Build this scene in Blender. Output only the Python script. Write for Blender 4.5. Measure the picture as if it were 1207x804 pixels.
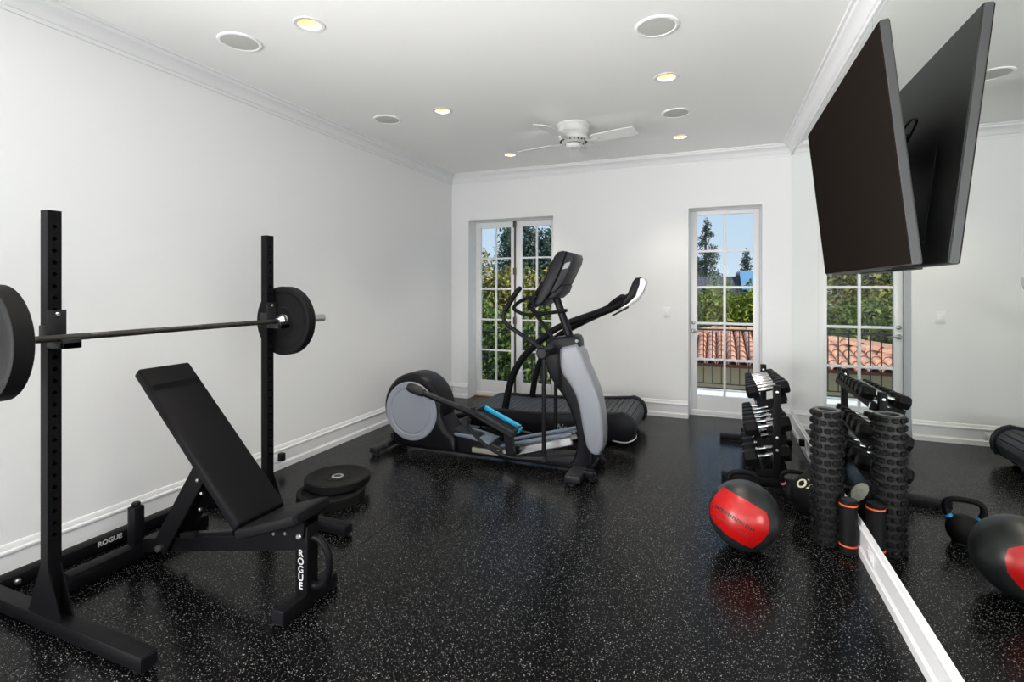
import bpy, bmesh, math, random
import numpy as np
from mathutils import Vector, Matrix

for o in list(bpy.data.objects):
    bpy.data.objects.remove(o)
S = bpy.context.scene
C = S.collection
R = math.radians
random.seed(7)
rng = np.random.default_rng(11)

# ------------------------------------------------------------------ camera
F, YAW, Y0, CAMH = 592.7, 0.382327, 338.8, 1.45          # focal length and horizon in px of a 1207x804 frame
cam = bpy.data.cameras.new('camera'); camo = bpy.data.objects.new('camera', cam); C.objects.link(camo)
cam.sensor_fit = 'HORIZONTAL'; cam.sensor_width = 36.0; cam.lens = F / 1207 * 36
cam.shift_y = -(402 - Y0) / 1207
cam.clip_start = 0.05; cam.clip_end = 400
camo.location = (0, 0, CAMH); camo.rotation_euler = (R(90), 0, YAW)
S.camera = camo

# ------------------------------------------------------------------ world, sun, fill lamps added behind the camera
world = bpy.data.worlds.new('world'); S.world = world; world.use_nodes = True
wn = world.node_tree; bgn = wn.nodes['Background']
tc = wn.nodes.new('ShaderNodeTexCoord'); sep = wn.nodes.new('ShaderNodeSeparateXYZ'); rmp = wn.nodes.new('ShaderNodeValToRGB')
wn.links.new(tc.outputs['Generated'], sep.inputs[0]); wn.links.new(sep.outputs['Z'], rmp.inputs[0]); wn.links.new(rmp.outputs[0], bgn.inputs[0])
rmp.color_ramp.elements[0].color = (.66, .80, .93, 1); rmp.color_ramp.elements[1].color = (.16, .36, .80, 1)      # clear blue sky, paler at the horizon
e_ = rmp.color_ramp.elements.new(.18); e_.color = (.52, .70, .92, 1)
bgn.inputs[1].default_value = 1.0
sun = bpy.data.lights.new('sun', 'SUN'); suno = bpy.data.objects.new('sun', sun); C.objects.link(suno)
sun.energy = 5.5; sun.angle = R(0.6); sun.color = (1, .95, .86)
suno.rotation_euler = Vector((-.72, .30, -.80)).to_track_quat('-Z', 'Y').to_euler()
rear_fill = bpy.data.lights.new('rear_fill_light', 'AREA'); rear_fill_ob = bpy.data.objects.new('rear_fill_light', rear_fill); C.objects.link(rear_fill_ob)  # added area lamp that brightens the room from behind the camera
rear_fill.shape = 'RECTANGLE'; rear_fill.size = 3.3; rear_fill.size_y = 2.2; rear_fill.energy = 80; rear_fill.spread = R(120); rear_fill.color = (1, .985, .965)
rear_fill_ob.location = (-1.25, -2.55, 1.05); rear_fill_ob.rotation_euler = (R(107), 0, R(-4))
side_fill = bpy.data.lights.new('side_fill_light', 'AREA'); side_fill_ob = bpy.data.objects.new('side_fill_light', side_fill); C.objects.link(side_fill_ob)  # second unseen lamp, added to even out far wall and ceiling
side_fill.shape = 'RECTANGLE'; side_fill.size = 1.5; side_fill.size_y = 2.0; side_fill.energy = 205; side_fill.spread = R(120); side_fill.color = (1, .985, .965)
side_fill_ob.location = (-3.52, -1.0, 1.15); side_fill_ob.rotation_euler = (R(109), 0, R(-55))
vs = S.view_settings
vs.view_transform = 'Standard'; vs.look = 'None'; vs.gamma = 1.0; vs.use_curve_mapping = False
vs.exposure = 0.0

# ------------------------------------------------------------------ room constants (metres)
XL, XR, YB, YR, ZC = -3.2286, .7483, 5.8904, -2.0, 2.93
REC = .20                                                # depth of the door reveals
_s, _c = math.sin(YAW), math.cos(YAW)
def ray(u, v):
    l = (u - 603.5) / F
    return (l * _c - _s, _c + l * _s, (Y0 - v) / F)
def aty(u, v, y):                                        # point of a photo pixel on the plane y
    r = ray(u, v); k = y / r[1]
    return Vector((r[0] * k, y, CAMH + r[2] * k))
def xz(u, v, y):
    p = aty(u, v, y); return (p.x, p.z)

# ------------------------------------------------------------------ materials
MATS = {}
def mat(name, col, rough=.5, metal=0., spec=.5, bump=0., bscale=200., emit=None, es=0., coat=0., var=0., vscale=3.):
    if name in MATS: return MATS[name]
    m = bpy.data.materials.new(name); m.use_nodes = True; MATS[name] = m
    nt = m.node_tree; b = nt.nodes['Principled BSDF']
    b.inputs['Base Color'].default_value = (*col, 1); b.inputs['Roughness'].default_value = rough
    b.inputs['Metallic'].default_value = metal; b.inputs['Specular IOR Level'].default_value = spec
    if coat: b.inputs['Coat Weight'].default_value = coat; b.inputs['Coat Roughness'].default_value = .1
    if emit: b.inputs['Emission Color'].default_value = (*emit, 1); b.inputs['Emission Strength'].default_value = es
    if bump or var:
        g = nt.nodes.new('ShaderNodeNewGeometry')
    if bump:
        n = nt.nodes.new('ShaderNodeTexNoise'); n.inputs['Scale'].default_value = bscale; n.inputs['Detail'].default_value = 2
        bp = nt.nodes.new('ShaderNodeBump'); bp.inputs['Strength'].default_value = bump; bp.inputs['Distance'].default_value = .002
        nt.links.new(g.outputs['Position'], n.inputs['Vector'])
        nt.links.new(n.outputs['Fac'], bp.inputs['Height']); nt.links.new(bp.outputs[0], b.inputs['Normal'])
    if var:
        n = nt.nodes.new('ShaderNodeTexNoise'); n.inputs['Scale'].default_value = vscale; n.inputs['Detail'].default_value = 4
        nt.links.new(g.outputs['Position'], n.inputs['Vector'])
        mx = nt.nodes.new('ShaderNodeMix'); mx.data_type = 'RGBA'
        mx.inputs[6].default_value = (*[c * (1 - var) for c in col], 1); mx.inputs[7].default_value = (*[min(1, c * (1 + var)) for c in col], 1)
        nt.links.new(n.outputs['Fac'], mx.inputs[0]); nt.links.new(mx.outputs[2], b.inputs['Base Color'])
    return m

M_WALL = mat('wall_paint', (.83, .83, .835), .55, spec=.3, bump=.08, bscale=260, var=.01)
M_CEIL = mat('ceiling_paint', (.92, .915, .90), .7, spec=.2)
M_TRIM = mat('trim_paint', (.80, .80, .81), .32, spec=.5)
M_DOOR = mat('door_paint', (.83, .83, .84), .3, spec=.5)
M_BLACKM = mat('black_powder_coat', (.0055, .0055, .0065), .42, spec=.08, bump=.05, bscale=900)
M_RUBBER = mat('black_rubber', (.0065, .0065, .007), .5, spec=.12, bump=.1, bscale=500)
M_RUBBER2 = mat('dark_rubber', (.009, .009, .0095), .6, spec=.10, bump=.12, bscale=350)
M_VINYL = mat('black_vinyl', (.0065, .0065, .0075), .48, spec=.06, bump=.15, bscale=420)
M_STEEL = mat('brushed_steel', (.62, .62, .62), .3, metal=1)
M_CHROME = mat('chrome', (.45, .45, .45), .22, metal=1)
M_BARSTEEL = mat('dark_bar_steel', (.09, .085, .08), .38, metal=.9)
M_PLASTIC = mat('black_plastic', (.007, .007, .009), .36, spec=.15)
M_PLASTIC2 = mat('charcoal_plastic', (.018, .0185, .021), .42, spec=.2)
M_SILVER = mat('silver_plastic', (.22, .23, .26), .35, spec=.5)
M_DISC = mat('pale_grey_plastic', (.27, .28, .325), .42, spec=.4)
M_TEAL = mat('teal_plastic', (.02, .36, .62), .4)
M_BLUEGREY = mat('bluegrey_plastic', (.12, .15, .20), .35)
M_WHITEPRINT = mat('white_print', (.55, .55, .55), .6)
M_RED = mat('red_vinyl', (.38, .003, .003), .32, spec=.5, bump=.08, bscale=300)
M_ORANGE = mat('orange_rubber', (.75, .10, .02), .5)
M_PINK = mat('pink_band', (.72, .25, .27), .5)
M_BLUE = mat('blue_band', (.02, .20, .42), .45)
M_TVSCREEN = mat('tv_screen', (.016, .0125, .0105), .2, spec=.0)
M_TVBACK = mat('tv_back', (.012, .012, .012), .4)
M_TVEDGE = mat('tv_edge', (.04, .04, .042), .45, metal=.2)
M_GRILLE = mat('speaker_grille', (.58, .58, .55), .8, bump=.3, bscale=900)
M_LAMPCAN = mat('lamp_baffle', (.72, .58, .42), .5)
M_BULB = mat('lamp_bulb', (1, .9, .7), .4, emit=(1, .80, .55), es=6)
M_FAN = mat('fan_white', (.78, .78, .76), .4)
M_FANGRAP = mat('fan_vent_dark', (.06, .055, .05), .6)
M_NICKEL = mat('nickel', (.35, .34, .33), .3, metal=1)
M_BRONZE = mat('bronze', (.10, .085, .075), .45, metal=.6)
M_IRON = mat('wrought_iron', (.015, .014, .014), .5)
M_STUCCO = mat('tan_stucco', (.50, .40, .24), .9, bump=.3, bscale=60, var=.12, vscale=1.5)
M_STONE = mat('balcony_stone', (.72, .70, .66), .8, var=.06)
M_TERRA = mat('terracotta', (.54, .29, .20), .85, var=.6, vscale=8)
M_DARKROOF = mat('dark_shingle', (.055, .055, .06), .85, var=.2)
M_SOLAR = mat('solar_blue', (.12, .27, .42), .25)
M_GROUND = mat('ground', (.22, .21, .18), .95, var=.2, vscale=.8)
M_BARK = mat('bark', (.09, .065, .045), .9)
M_PALE = mat('pale_label', (.42, .44, .40), .6, var=.35, vscale=40)
M_YELLOWPRINT = mat('cream_print', (.68, .68, .50), .6)
M_WOOD = mat('oak_threshold', (.36, .2, .09), .5)

def mirror_mat():
    m = mat('mirror', (.83, .86, .83), .0, metal=1.0); return m
M_MIRROR = mirror_mat()

def glass_mat():
    m = bpy.data.materials.new('window_glass'); m.use_nodes = True; nt = m.node_tree
    for n in list(nt.nodes):
        if n.type != 'OUTPUT_MATERIAL': nt.nodes.remove(n)
    out = nt.nodes['Material Output']
    t = nt.nodes.new('ShaderNodeBsdfTransparent'); t.inputs[0].default_value = (.97, .98, .97, 1)
    g = nt.nodes.new('ShaderNodeBsdfGlossy'); g.inputs['Roughness'].default_value = 0.0
    fr = nt.nodes.new('ShaderNodeFresnel'); fr.inputs[0].default_value = 1.45
    mul = nt.nodes.new('ShaderNodeMath'); mul.operation = 'MULTIPLY'; mul.inputs[1].default_value = .10
    mx = nt.nodes.new('ShaderNodeMixShader')
    nt.links.new(fr.outputs[0], mul.inputs[0]); nt.links.new(mul.outputs[0], mx.inputs[0])
    nt.links.new(t.outputs[0], mx.inputs[1]); nt.links.new(g.outputs[0], mx.inputs[2]); nt.links.new(mx.outputs[0], out.inputs[0])
    return m
M_GLASS = glass_mat()

def floor_mat():
    m = bpy.data.materials.new('speckled_rubber'); m.use_nodes = True; nt = m.node_tree; b = nt.nodes['Principled BSDF']
    L = nt.links; g = nt.nodes.new('ShaderNodeNewGeometry')
    def specks(scale, rad, thr):
        v = nt.nodes.new('ShaderNodeTexVoronoi'); v.inputs['Scale'].default_value = scale
        L.new(g.outputs['Position'], v.inputs['Vector'])
        a = nt.nodes.new('ShaderNodeMath'); a.operation = 'LESS_THAN'; a.inputs[1].default_value = rad
        L.new(v.outputs['Distance'], a.inputs[0])
        sp = nt.nodes.new('ShaderNodeSeparateColor'); L.new(v.outputs['Color'], sp.inputs[0])
        c = nt.nodes.new('ShaderNodeMath'); c.operation = 'GREATER_THAN'; c.inputs[1].default_value = thr
        L.new(sp.outputs[0], c.inputs[0])
        d = nt.nodes.new('ShaderNodeMath'); d.operation = 'MULTIPLY'; L.new(a.outputs[0], d.inputs[0]); L.new(c.outputs[0], d.inputs[1])
        e = nt.nodes.new('ShaderNodeMath'); e.operation = 'MULTIPLY'; L.new(d.outputs[0], e.inputs[0]); L.new(sp.outputs[1], e.inputs[1])
        return e
    s1 = specks(125, .28, .80); s2 = specks(230, .33, .76)
    ad = nt.nodes.new('ShaderNodeMath'); ad.operation = 'MAXIMUM'; L.new(s1.outputs[0], ad.inputs[0]); L.new(s2.outputs[0], ad.inputs[1])
    mx = nt.nodes.new('ShaderNodeMix'); mx.data_type = 'RGBA'
    mx.inputs[6].default_value = (.0025, .0025, .003, 1); mx.inputs[7].default_value = (.30, .30, .295, 1)
    L.new(ad.outputs[0], mx.inputs[0]); L.new(mx.outputs[2], b.inputs['Base Color'])
    n = nt.nodes.new('ShaderNodeTexNoise'); n.inputs['Scale'].default_value = 260; L.new(g.outputs['Position'], n.inputs['Vector'])
    bp = nt.nodes.new('ShaderNodeBump'); bp.inputs['Strength'].default_value = .12; bp.inputs['Distance'].default_value = .002
    L.new(n.outputs['Fac'], bp.inputs['Height']); L.new(bp.outputs[0], b.inputs['Normal'])
    b.inputs['Roughness'].default_value = .22; b.inputs['Specular IOR Level'].default_value = .12
    return m
M_FLOOR = floor_mat()

def leaf_mat(name, c0, c1, c2):
    m = bpy.data.materials.new(name); m.use_nodes = True; nt = m.node_tree; b = nt.nodes['Principled BSDF']
    g = nt.nodes.new('ShaderNodeNewGeometry'); r = nt.nodes.new('ShaderNodeValToRGB')
    r.color_ramp.elements[0].color = (*c0, 1); r.color_ramp.elements[1].color = (*c2, 1)
    e = r.color_ramp.elements.new(.5); e.color = (*c1, 1)
    nt.links.new(g.outputs['Random Per Island'], r.inputs[0]); nt.links.new(r.outputs[0], b.inputs['Base Color'])
    b.inputs['Roughness'].default_value = .55; b.inputs['Specular IOR Level'].default_value = .25
    return m
L_LAUREL = leaf_mat('laurel_leaf', (.018, .042, .008), (.075, .125, .022), (.25, .30, .08))
L_OLIVE = leaf_mat('olive_leaf', (.05, .065, .02), (.20, .20, .05), (.38, .34, .11))
L_DARK = leaf_mat('dark_leaf', (.012, .03, .012), (.035, .07, .025), (.08, .13, .05))
L_CONIF = leaf_mat('conifer_needle', (.02, .045, .035), (.05, .085, .065), (.10, .15, .11))
L_BUSH = leaf_mat('bush_leaf', (.05, .10, .012), (.20, .27, .03), (.42, .45, .07))

# ------------------------------------------------------------------ mesh helpers
def newbm(): return bmesh.new()
def box(bm, c, s, rot=None, bev=0., seg=2):
    r = bmesh.ops.create_cube(bm, size=1.0); vs_ = r['verts']
    M = Matrix.Translation(Vector(c)) @ (rot.to_4x4() if rot is not None else Matrix.Identity(4)) @ Matrix.Diagonal((*s, 1))
    bmesh.ops.transform(bm, matrix=M, verts=vs_)
    if bev:
        es = list({e for v in vs_ for e in v.link_edges})
        bmesh.ops.bevel(bm, geom=es, offset=bev, segments=seg, affect='EDGES', profile=.5)
    return bm
def bx(bm, x0, x1, y0, y1, z0, z1, bev=0.):
    return box(bm, ((x0 + x1) / 2, (y0 + y1) / 2, (z0 + z1) / 2), (x1 - x0, y1 - y0, z1 - z0), bev=bev)
def frame_of(d):
    d = d.normalized(); a = Vector((0, 0, 1)) if abs(d.z) < .9 else Vector((1, 0, 0))
    u = a.cross(d).normalized(); return u, d.cross(u)
def loft(bm, rings, closed=True, cap=True):
    V = [[bm.verts.new(p) for p in ring] for ring in rings]; n = len(V[0])
    for a, b in zip(V[:-1], V[1:]):
        for i in range(n if closed else n - 1):
            j = (i + 1) % n
            bm.faces.new((a[i], a[j], b[j], b[i]))
    if cap:
        bm.faces.new(V[0][::-1]); bm.faces.new(V[-1])
    return V
def catmull(pts, sub=6):
    P = [Vector(p) for p in pts]; P = [2 * P[0] - P[1]] + P + [2 * P[-1] - P[-2]]; out = []
    for i in range(1, len(P) - 2):
        a, b, c, d = P[i - 1:i + 3]
        for k in range(sub):
            t = k / sub
            out.append(.5 * ((2 * b) + (c - a) * t + (2 * a - 5 * b + 4 * c - d) * t * t + (3 * b - a - 3 * c + d) * t ** 3))
    out.append(P[-2]); return out
def tube(bm, pts, r, n=12, smooth=0, sy=1.):
    P = catmull(pts, smooth) if smooth else [Vector(p) for p in pts]
    rs = r if isinstance(r, (list, tuple)) else [r] * len(P)
    if len(rs) != len(P): rs = list(np.interp(np.linspace(0, 1, len(P)), np.linspace(0, 1, len(rs)), rs))
    rings = []; u = None
    for i, p in enumerate(P):
        d = (P[min(i + 1, len(P) - 1)] - P[max(i - 1, 0)]).normalized()
        if u is None: u, _ = frame_of(d)
        u = (u - d * u.dot(d)).normalized(); v = d.cross(u)
        rings.append([p + (u * math.cos(2 * math.pi * k / n) + v * math.sin(2 * math.pi * k / n) * sy) * rs[i] for k in range(n)])
    loft(bm, rings); return bm
def cyl(bm, p0, p1, r0, r1=None, n=20):
    return tube(bm, [p0, p1], [r0, r0 if r1 is None else r1], n)
def lathe(bm, prof, c=(0, 0, 0), axis=(0, 0, 1), n=32, closed=False):
    d = Vector(axis).normalized(); u, v = frame_of(d); c = Vector(c)
    rings = []
    for r, h in prof:
        r = max(r, 1e-5)
        rings.append([c + d * h + (u * math.cos(2 * math.pi * k / n) + v * math.sin(2 * math.pi * k / n)) * r for k in range(n)])
    if closed: rings.append(rings[0])
    loft(bm, rings, cap=not closed)
    bmesh.ops.remove_doubles(bm, verts=bm.verts, dist=1e-5)
    return bm
def prism_y(bm, pts, y0, y1, bev=0., seg=2):
    a = [bm.verts.new((p[0], y0, p[1])) for p in pts]; b = [bm.verts.new((p[0], y1, p[1])) for p in pts]; n = len(pts)
    f = [bm.faces.new(a), bm.faces.new(b[::-1])]
    for i in range(n): f.append(bm.faces.new((a[i], b[i], b[(i + 1) % n], a[(i + 1) % n])))
    bmesh.ops.recalc_face_normals(bm, faces=f)
    if bev:
        es = list({e for e in f[0].edges} | {e for e in f[1].edges})
        bmesh.ops.bevel(bm, geom=es, offset=bev, segments=seg, affect='EDGES', profile=.5)
    return bm
def smooth_outline(pts, sub=5):
    P = [Vector((p[0], p[1], 0)) for p in pts]; n = len(P); out = []
    for i in range(n):
        a, b, c, d = P[i - 1], P[i], P[(i + 1) % n], P[(i + 2) % n]
        for k in range(sub):
            t = k / sub
            q = .5 * ((2 * b) + (c - a) * t + (2 * a - 5 * b + 4 * c - d) * t * t + (3 * b - a - 3 * c + d) * t ** 3)
            out.append((q.x, q.y))
    return out

def origin_of(p):
    o = Vector((0, 0, 0))
    while p is not None: o += Vector(p.location); p = p.parent
    return o
def obj(name, bm, m, parent=None, loc=None, ang=35, label=None):
    """link a bmesh in world coordinates as ONE mesh object; origin at loc or at the parent's origin"""
    bmesh.ops.recalc_face_normals(bm, faces=bm.faces)
    org = origin_of(parent) if parent is not None else Vector(loc or (0, 0, 0))
    bmesh.ops.translate(bm, vec=-org, verts=bm.verts)
    me = bpy.data.meshes.new(name); bm.to_mesh(me); bm.free()
    if ang: me.polygons.foreach_set('use_smooth', [True] * len(me.polygons)); me.set_sharp_from_angle(angle=R(ang))
    for mm in (m if isinstance(m, (list, tuple)) else [m]): me.materials.append(mm)
    o = bpy.data.objects.new(name, me); C.objects.link(o)
    if parent is not None: o.parent = parent
    else: o.location = org
    if label: o['label'] = label
    return o
def tag(o, label, cat, group=None):
    o['label'] = label; o['category'] = cat
    if group: o['group'] = group
    return o
def thing(name, label, cat, loc=(0, 0, 0), group=None, rz=0.):
    o = bpy.data.objects.new(name, None); C.objects.link(o); o.location = loc; o.rotation_euler = (0, 0, rz); o.empty_display_size = .1
    return tag(o, label, cat, group)
def struct(name, bm=None, m=None, loc=None):
    if bm is None:
        o = bpy.data.objects.new(name, None); C.objects.link(o); o.location = loc or (0, 0, 0)
    else: o = obj(name, bm, m, loc=loc)
    o['kind'] = 'structure'; return o
def share(name, mesh, parent, loc, rot=None):
    o = bpy.data.objects.new(name, mesh); C.objects.link(o); o.parent = parent; o.location = loc
    if rot is not None: o.rotation_euler = rot
    return o
def mesh_of(bm, m, name, ang=35):
    bmesh.ops.recalc_face_normals(bm, faces=bm.faces)
    me = bpy.data.meshes.new(name); bm.to_mesh(me); bm.free(); me.materials.append(m)
    me.polygons.foreach_set('use_smooth', [True] * len(me.polygons)); me.set_sharp_from_angle(angle=R(ang)); return me
def dup(root, loc, rz=None, label=None):
    r = root.copy(); C.objects.link(r); r.location = loc
    if rz is not None: r.rotation_euler = (0, 0, rz)
    if label: r['label'] = label
    for ch in root.children:
        c = ch.copy(); C.objects.link(c); c.parent = r
        for g in ch.children:
            d = g.copy(); C.objects.link(d); d.parent = c
    return r
def text(name, body, size, m, parent, origin, right, up, extrude=.0006, weight=0.0, align='LEFT'):
    cu = bpy.data.curves.new(name, 'FONT'); cu.body = body; cu.size = size; cu.extrude = extrude; cu.offset = weight; cu.align_x = align
    cu.resolution_u = 3
    t = bpy.data.objects.new(name, cu); C.objects.link(t)
    dg = bpy.context.evaluated_depsgraph_get(); me = bpy.data.meshes.new_from_object(t.evaluated_get(dg))
    bpy.data.objects.remove(t); bpy.data.curves.remove(cu)
    right = Vector(right).normalized(); up = Vector(up).normalized(); n = right.cross(up)
    org = Vector(origin) - origin_of(parent)
    me.transform(Matrix.Translation(org) @ Matrix((right, up, n)).transposed().to_4x4())
    me.materials.clear(); me.materials.append(m)
    o = bpy.data.objects.new(name, me); C.objects.link(o); o.parent = parent
    return o

ORD = ['first', 'second', 'third', 'fourth', 'fifth', 'sixth', 'seventh', 'eighth', 'ninth']

# ================================================================== THE ROOM
# floor: slab plus 2 ft rubber tiles
bm = newbm(); bx(bm, XL - .3, XR + .3, YR - .3, YB + .26, -.20, -.012)
floor = struct('floor', bm, mat('subfloor', (.01, .01, .01), .8))
T = .61
tm = newbm(); box(tm, (0, 0, -.006), (T - .0008, T - .0008, .012), bev=.0005, seg=1); tile = mesh_of(tm, M_FLOOR, 'rubber_tile')
y_ref = 4.44; x_ref = -.02
cutt = {}
def tile_at(x0, x1, y0, y1):
    key = (round(x1 - x0, 4), round(y1 - y0, 4))
    if key not in cutt:
        b = newbm(); box(b, (0, 0, -.006), (key[0] - .0008, key[1] - .0008, .012), bev=.0005, seg=1); cutt[key] = mesh_of(b, M_FLOOR, 'rubber_tile')
    share('rubber_tile', cutt[key], floor, ((x0 + x1) / 2, (y0 + y1) / 2, 0))
xs = sorted({XL, XR} | {x_ref + T * i for i in range(-8, 4) if XL + .05 < x_ref + T * i < XR - .05})
ys = sorted({YR, YB} | {y_ref + T * i for i in range(-12, 5) if YR + .05 < y_ref + T * i < YB - .05})
for xa, xb in zip(xs[:-1], xs[1:]):
    for ya, yb in zip(ys[:-1], ys[1:]): tile_at(xa, xb, ya, yb)
for xa, xb in ((-2.982, -1.827), (-.265, .468)): tile_at(xa, xb, YB, YB + REC - .01)

# walls
bm = newbm(); SW = (-1.75, -.15, .12, 2.45)                # unseen window opening, added to let the side fill lamp in
bx(bm, XL - .25, XL, YR - .25, SW[0], -.2, ZC + .25); bx(bm, XL - .25, XL, SW[1], YB + .25, -.2, ZC + .25)
bx(bm, XL - .25, XL, SW[0], SW[1], -.2, SW[2]); bx(bm, XL - .25, XL, SW[0], SW[1], SW[3], ZC + .25); struct('wall_left', bm, M_WALL)
added_win2 = struct('added_window_2', loc=(XL, -.95, SW[2])); bm = newbm()
for i in range(4):
    y = SW[0] + .03 + (SW[1] - SW[0] - .06) * i / 3; bx(bm, XL - .1, XL - .05, y - .03, y + .03, SW[2], SW[3])
bx(bm, XL - .1, XL - .05, SW[0], SW[1], SW[2], SW[2] + .07); bx(bm, XL - .1, XL - .05, SW[0], SW[1], SW[3] - .07, SW[3]); obj('added_window_frame', bm, M_DOOR, added_win2)
bm = newbm(); bx(bm, XR, XR + .25, YR - .25, YB + .25, -.2, ZC + .25); struct('wall_right', bm, M_WALL)
D1 = (-2.982, -1.827, 2.325); D2 = (-.265, .468, 2.325)
bm = newbm()
for (a, b_, z0, z1) in ((XL, D1[0], 0, ZC), (D1[0], D1[1], D1[2], ZC), (D1[1], D2[0], 0, ZC), (D2[0], D2[1], D2[2], ZC), (D2[1], XR, 0, ZC)):
    bx(bm, a, b_, YB, YB + .25, z0 if z0 else -.2, z1)
bmesh.ops.remove_doubles(bm, verts=bm.verts, dist=1e-4)
struct('wall_back', bm, M_WALL)
W0, W1, WZ0, WZ1 = -3.0, .5, .12, 2.6
bm = newbm()
bx(bm, XL, W0, YR - .25, YR, -.2, ZC); bx(bm, W1, XR, YR - .25, YR, -.2, ZC); bx(bm, W0, W1, YR - .25, YR, -.2, WZ0); bx(bm, W0, W1, YR - .25, YR, WZ1, ZC)
struct('wall_rear', bm, M_WALL)
added_win = struct('added_window_1', loc=(-1.25, YR, WZ0))  # invented rear window, put in as an opening for the rear fill lamp
bm = newbm()
for i in range(6):
    x = W0 + .03 + (W1 - W0 - .06) * i / 5; bx(bm, x - .03, x + .03, YR - .08, YR - .03, WZ0, WZ1)
bx(bm, W0, W1, YR - .08, YR - .03, WZ0, WZ0 + .07); bx(bm, W0, W1, YR - .08, YR - .03, WZ1 - .07, WZ1)
obj('added_window_frame', bm, M_DOOR, added_win)

# ceiling with round cut-outs for the recessed lamps
LX = (-2.115, -.312); LY = (-.80, .70, 2.20, 3.695, 5.20); HR = .070
gx = [XL] + [v for x in LX for v in (x - .15, x + .15)] + [XR]; gy = [YR] + [v for y in LY for v in (y - .15, y + .15)] + [YB]
bm = newbm()
for i in range(len(gx) - 1):
    for j in range(len(gy) - 1):
        x0, x1, y0, y1 = gx[i], gx[i + 1], gy[j], gy[j + 1]
        if i % 2 == 1 and j % 2 == 1:
            cx, cy = (x0 + x1) / 2, (y0 + y1) / 2; n = 32; o_, i_, t_ = [], [], []
            for k in range(n):
                a = 2 * math.pi * (k + .5) / n; ca, sa = math.cos(a), math.sin(a); q = .15 / max(abs(ca), abs(sa))
                o_.append(bm.verts.new((cx + q * ca, cy + q * sa, ZC))); i_.append(bm.verts.new((cx + HR * ca, cy + HR * sa, ZC)))
                t_.append(bm.verts.new((cx + HR * ca, cy + HR * sa, ZC + .02)))
            for k in range(n):
                l = (k + 1) % n; bm.faces.new((o_[k], o_[l], i_[l], i_[k])); bm.faces.new((i_[k], i_[l], t_[l], t_[k]))
            for sx in (x0, x1):
                for sy in (y0, y1):
                    v = bm.verts.new((sx, sy, ZC)); q = sorted(o_, key=lambda w: (w.co - v.co).length)[:2]; bm.faces.new((v, q[0], q[1]))
        else:
            bm.faces.new([bm.verts.new(p) for p in ((x0, y0, ZC), (x1, y0, ZC), (x1, y1, ZC), (x0, y1, ZC))])
struct('ceiling', bm, M_CEIL)
bm = newbm(); bx(bm, XL - .6, XR + .6, YR - .6, YB + .55, ZC + .25, ZC + .42); struct('roof_slab', bm, M_STUCCO)

# mouldings: profile as (distance from wall, height), swept straight along a wall
def moulding(name, prof, a, b, inward, m=M_TRIM):
    a, b, inward = Vector(a), Vector(b), Vector(inward); bm = newbm()
    loft(bm, [[p + inward * d + Vector((0, 0, z)) for d, z in prof] for p in (a, b)])
    return struct(name, bm, m)
BASE = [(0, 0), (.022, 0), (.022, .042), (.017, .048), (.017, .052), (.014, .056), (.014, .135), (.019, .140), (.021, .147), (.019, .155), (.012, .160), (.010, .178), (.006, .186), (0, .188)]
CROWN = [(0, -.118), (.012, -.118), (.014, -.108), (.014, -.098), (.022, -.094), (.026, -.086), (.030, -.070), (.042, -.052), (.058, -.040), (.070, -.034), (.074, -.026), (.076, -.016), (.092, -.014), (.094, 0), (0, 0)]
moulding('baseboard_left', BASE, (XL, YR, 0), (XL, YB, 0), (1, 0, 0))
moulding('baseboard_right', BASE, (XR, YR, 0), (XR, YB, 0), (-1, 0, 0))
moulding('baseboard_back_left', BASE, (XL + .02, YB, 0), (D1[0], YB, 0), (0, -1, 0))
moulding('baseboard_back', BASE, (D1[1], YB, 0), (D2[0], YB, 0), (0, -1, 0))
moulding('baseboard_back_right', BASE, (D2[1], YB, 0), (XR - .02, YB, 0), (0, -1, 0))
moulding('trim_1', CROWN, (XL, YR, ZC), (XL, YB, ZC), (1, 0, 0))
moulding('trim_2', CROWN, (XL, YB, ZC), (XR, YB, ZC), (0, -1, 0))
moulding('trim_3', CROWN, (XR, YR, ZC), (XR, YB, ZC), (-1, 0, 0))

# mirror covering the right wall between baseboard and crown
mir = thing('wall_mirror', 'huge frameless mirror covering the wall behind the television', 'mirror', (XR, 2, .188))
for ya, yb in ((YR + .02, 1.42), (1.4225, 3.0385), (3.041, 4.46), (4.4625, YB - .004)):
    bm = newbm(); bx(bm, XR - .005, XR - .0005, ya, yb, .19, ZC - .118); obj('mirror_panel', bm, M_MIRROR, mir)

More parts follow.
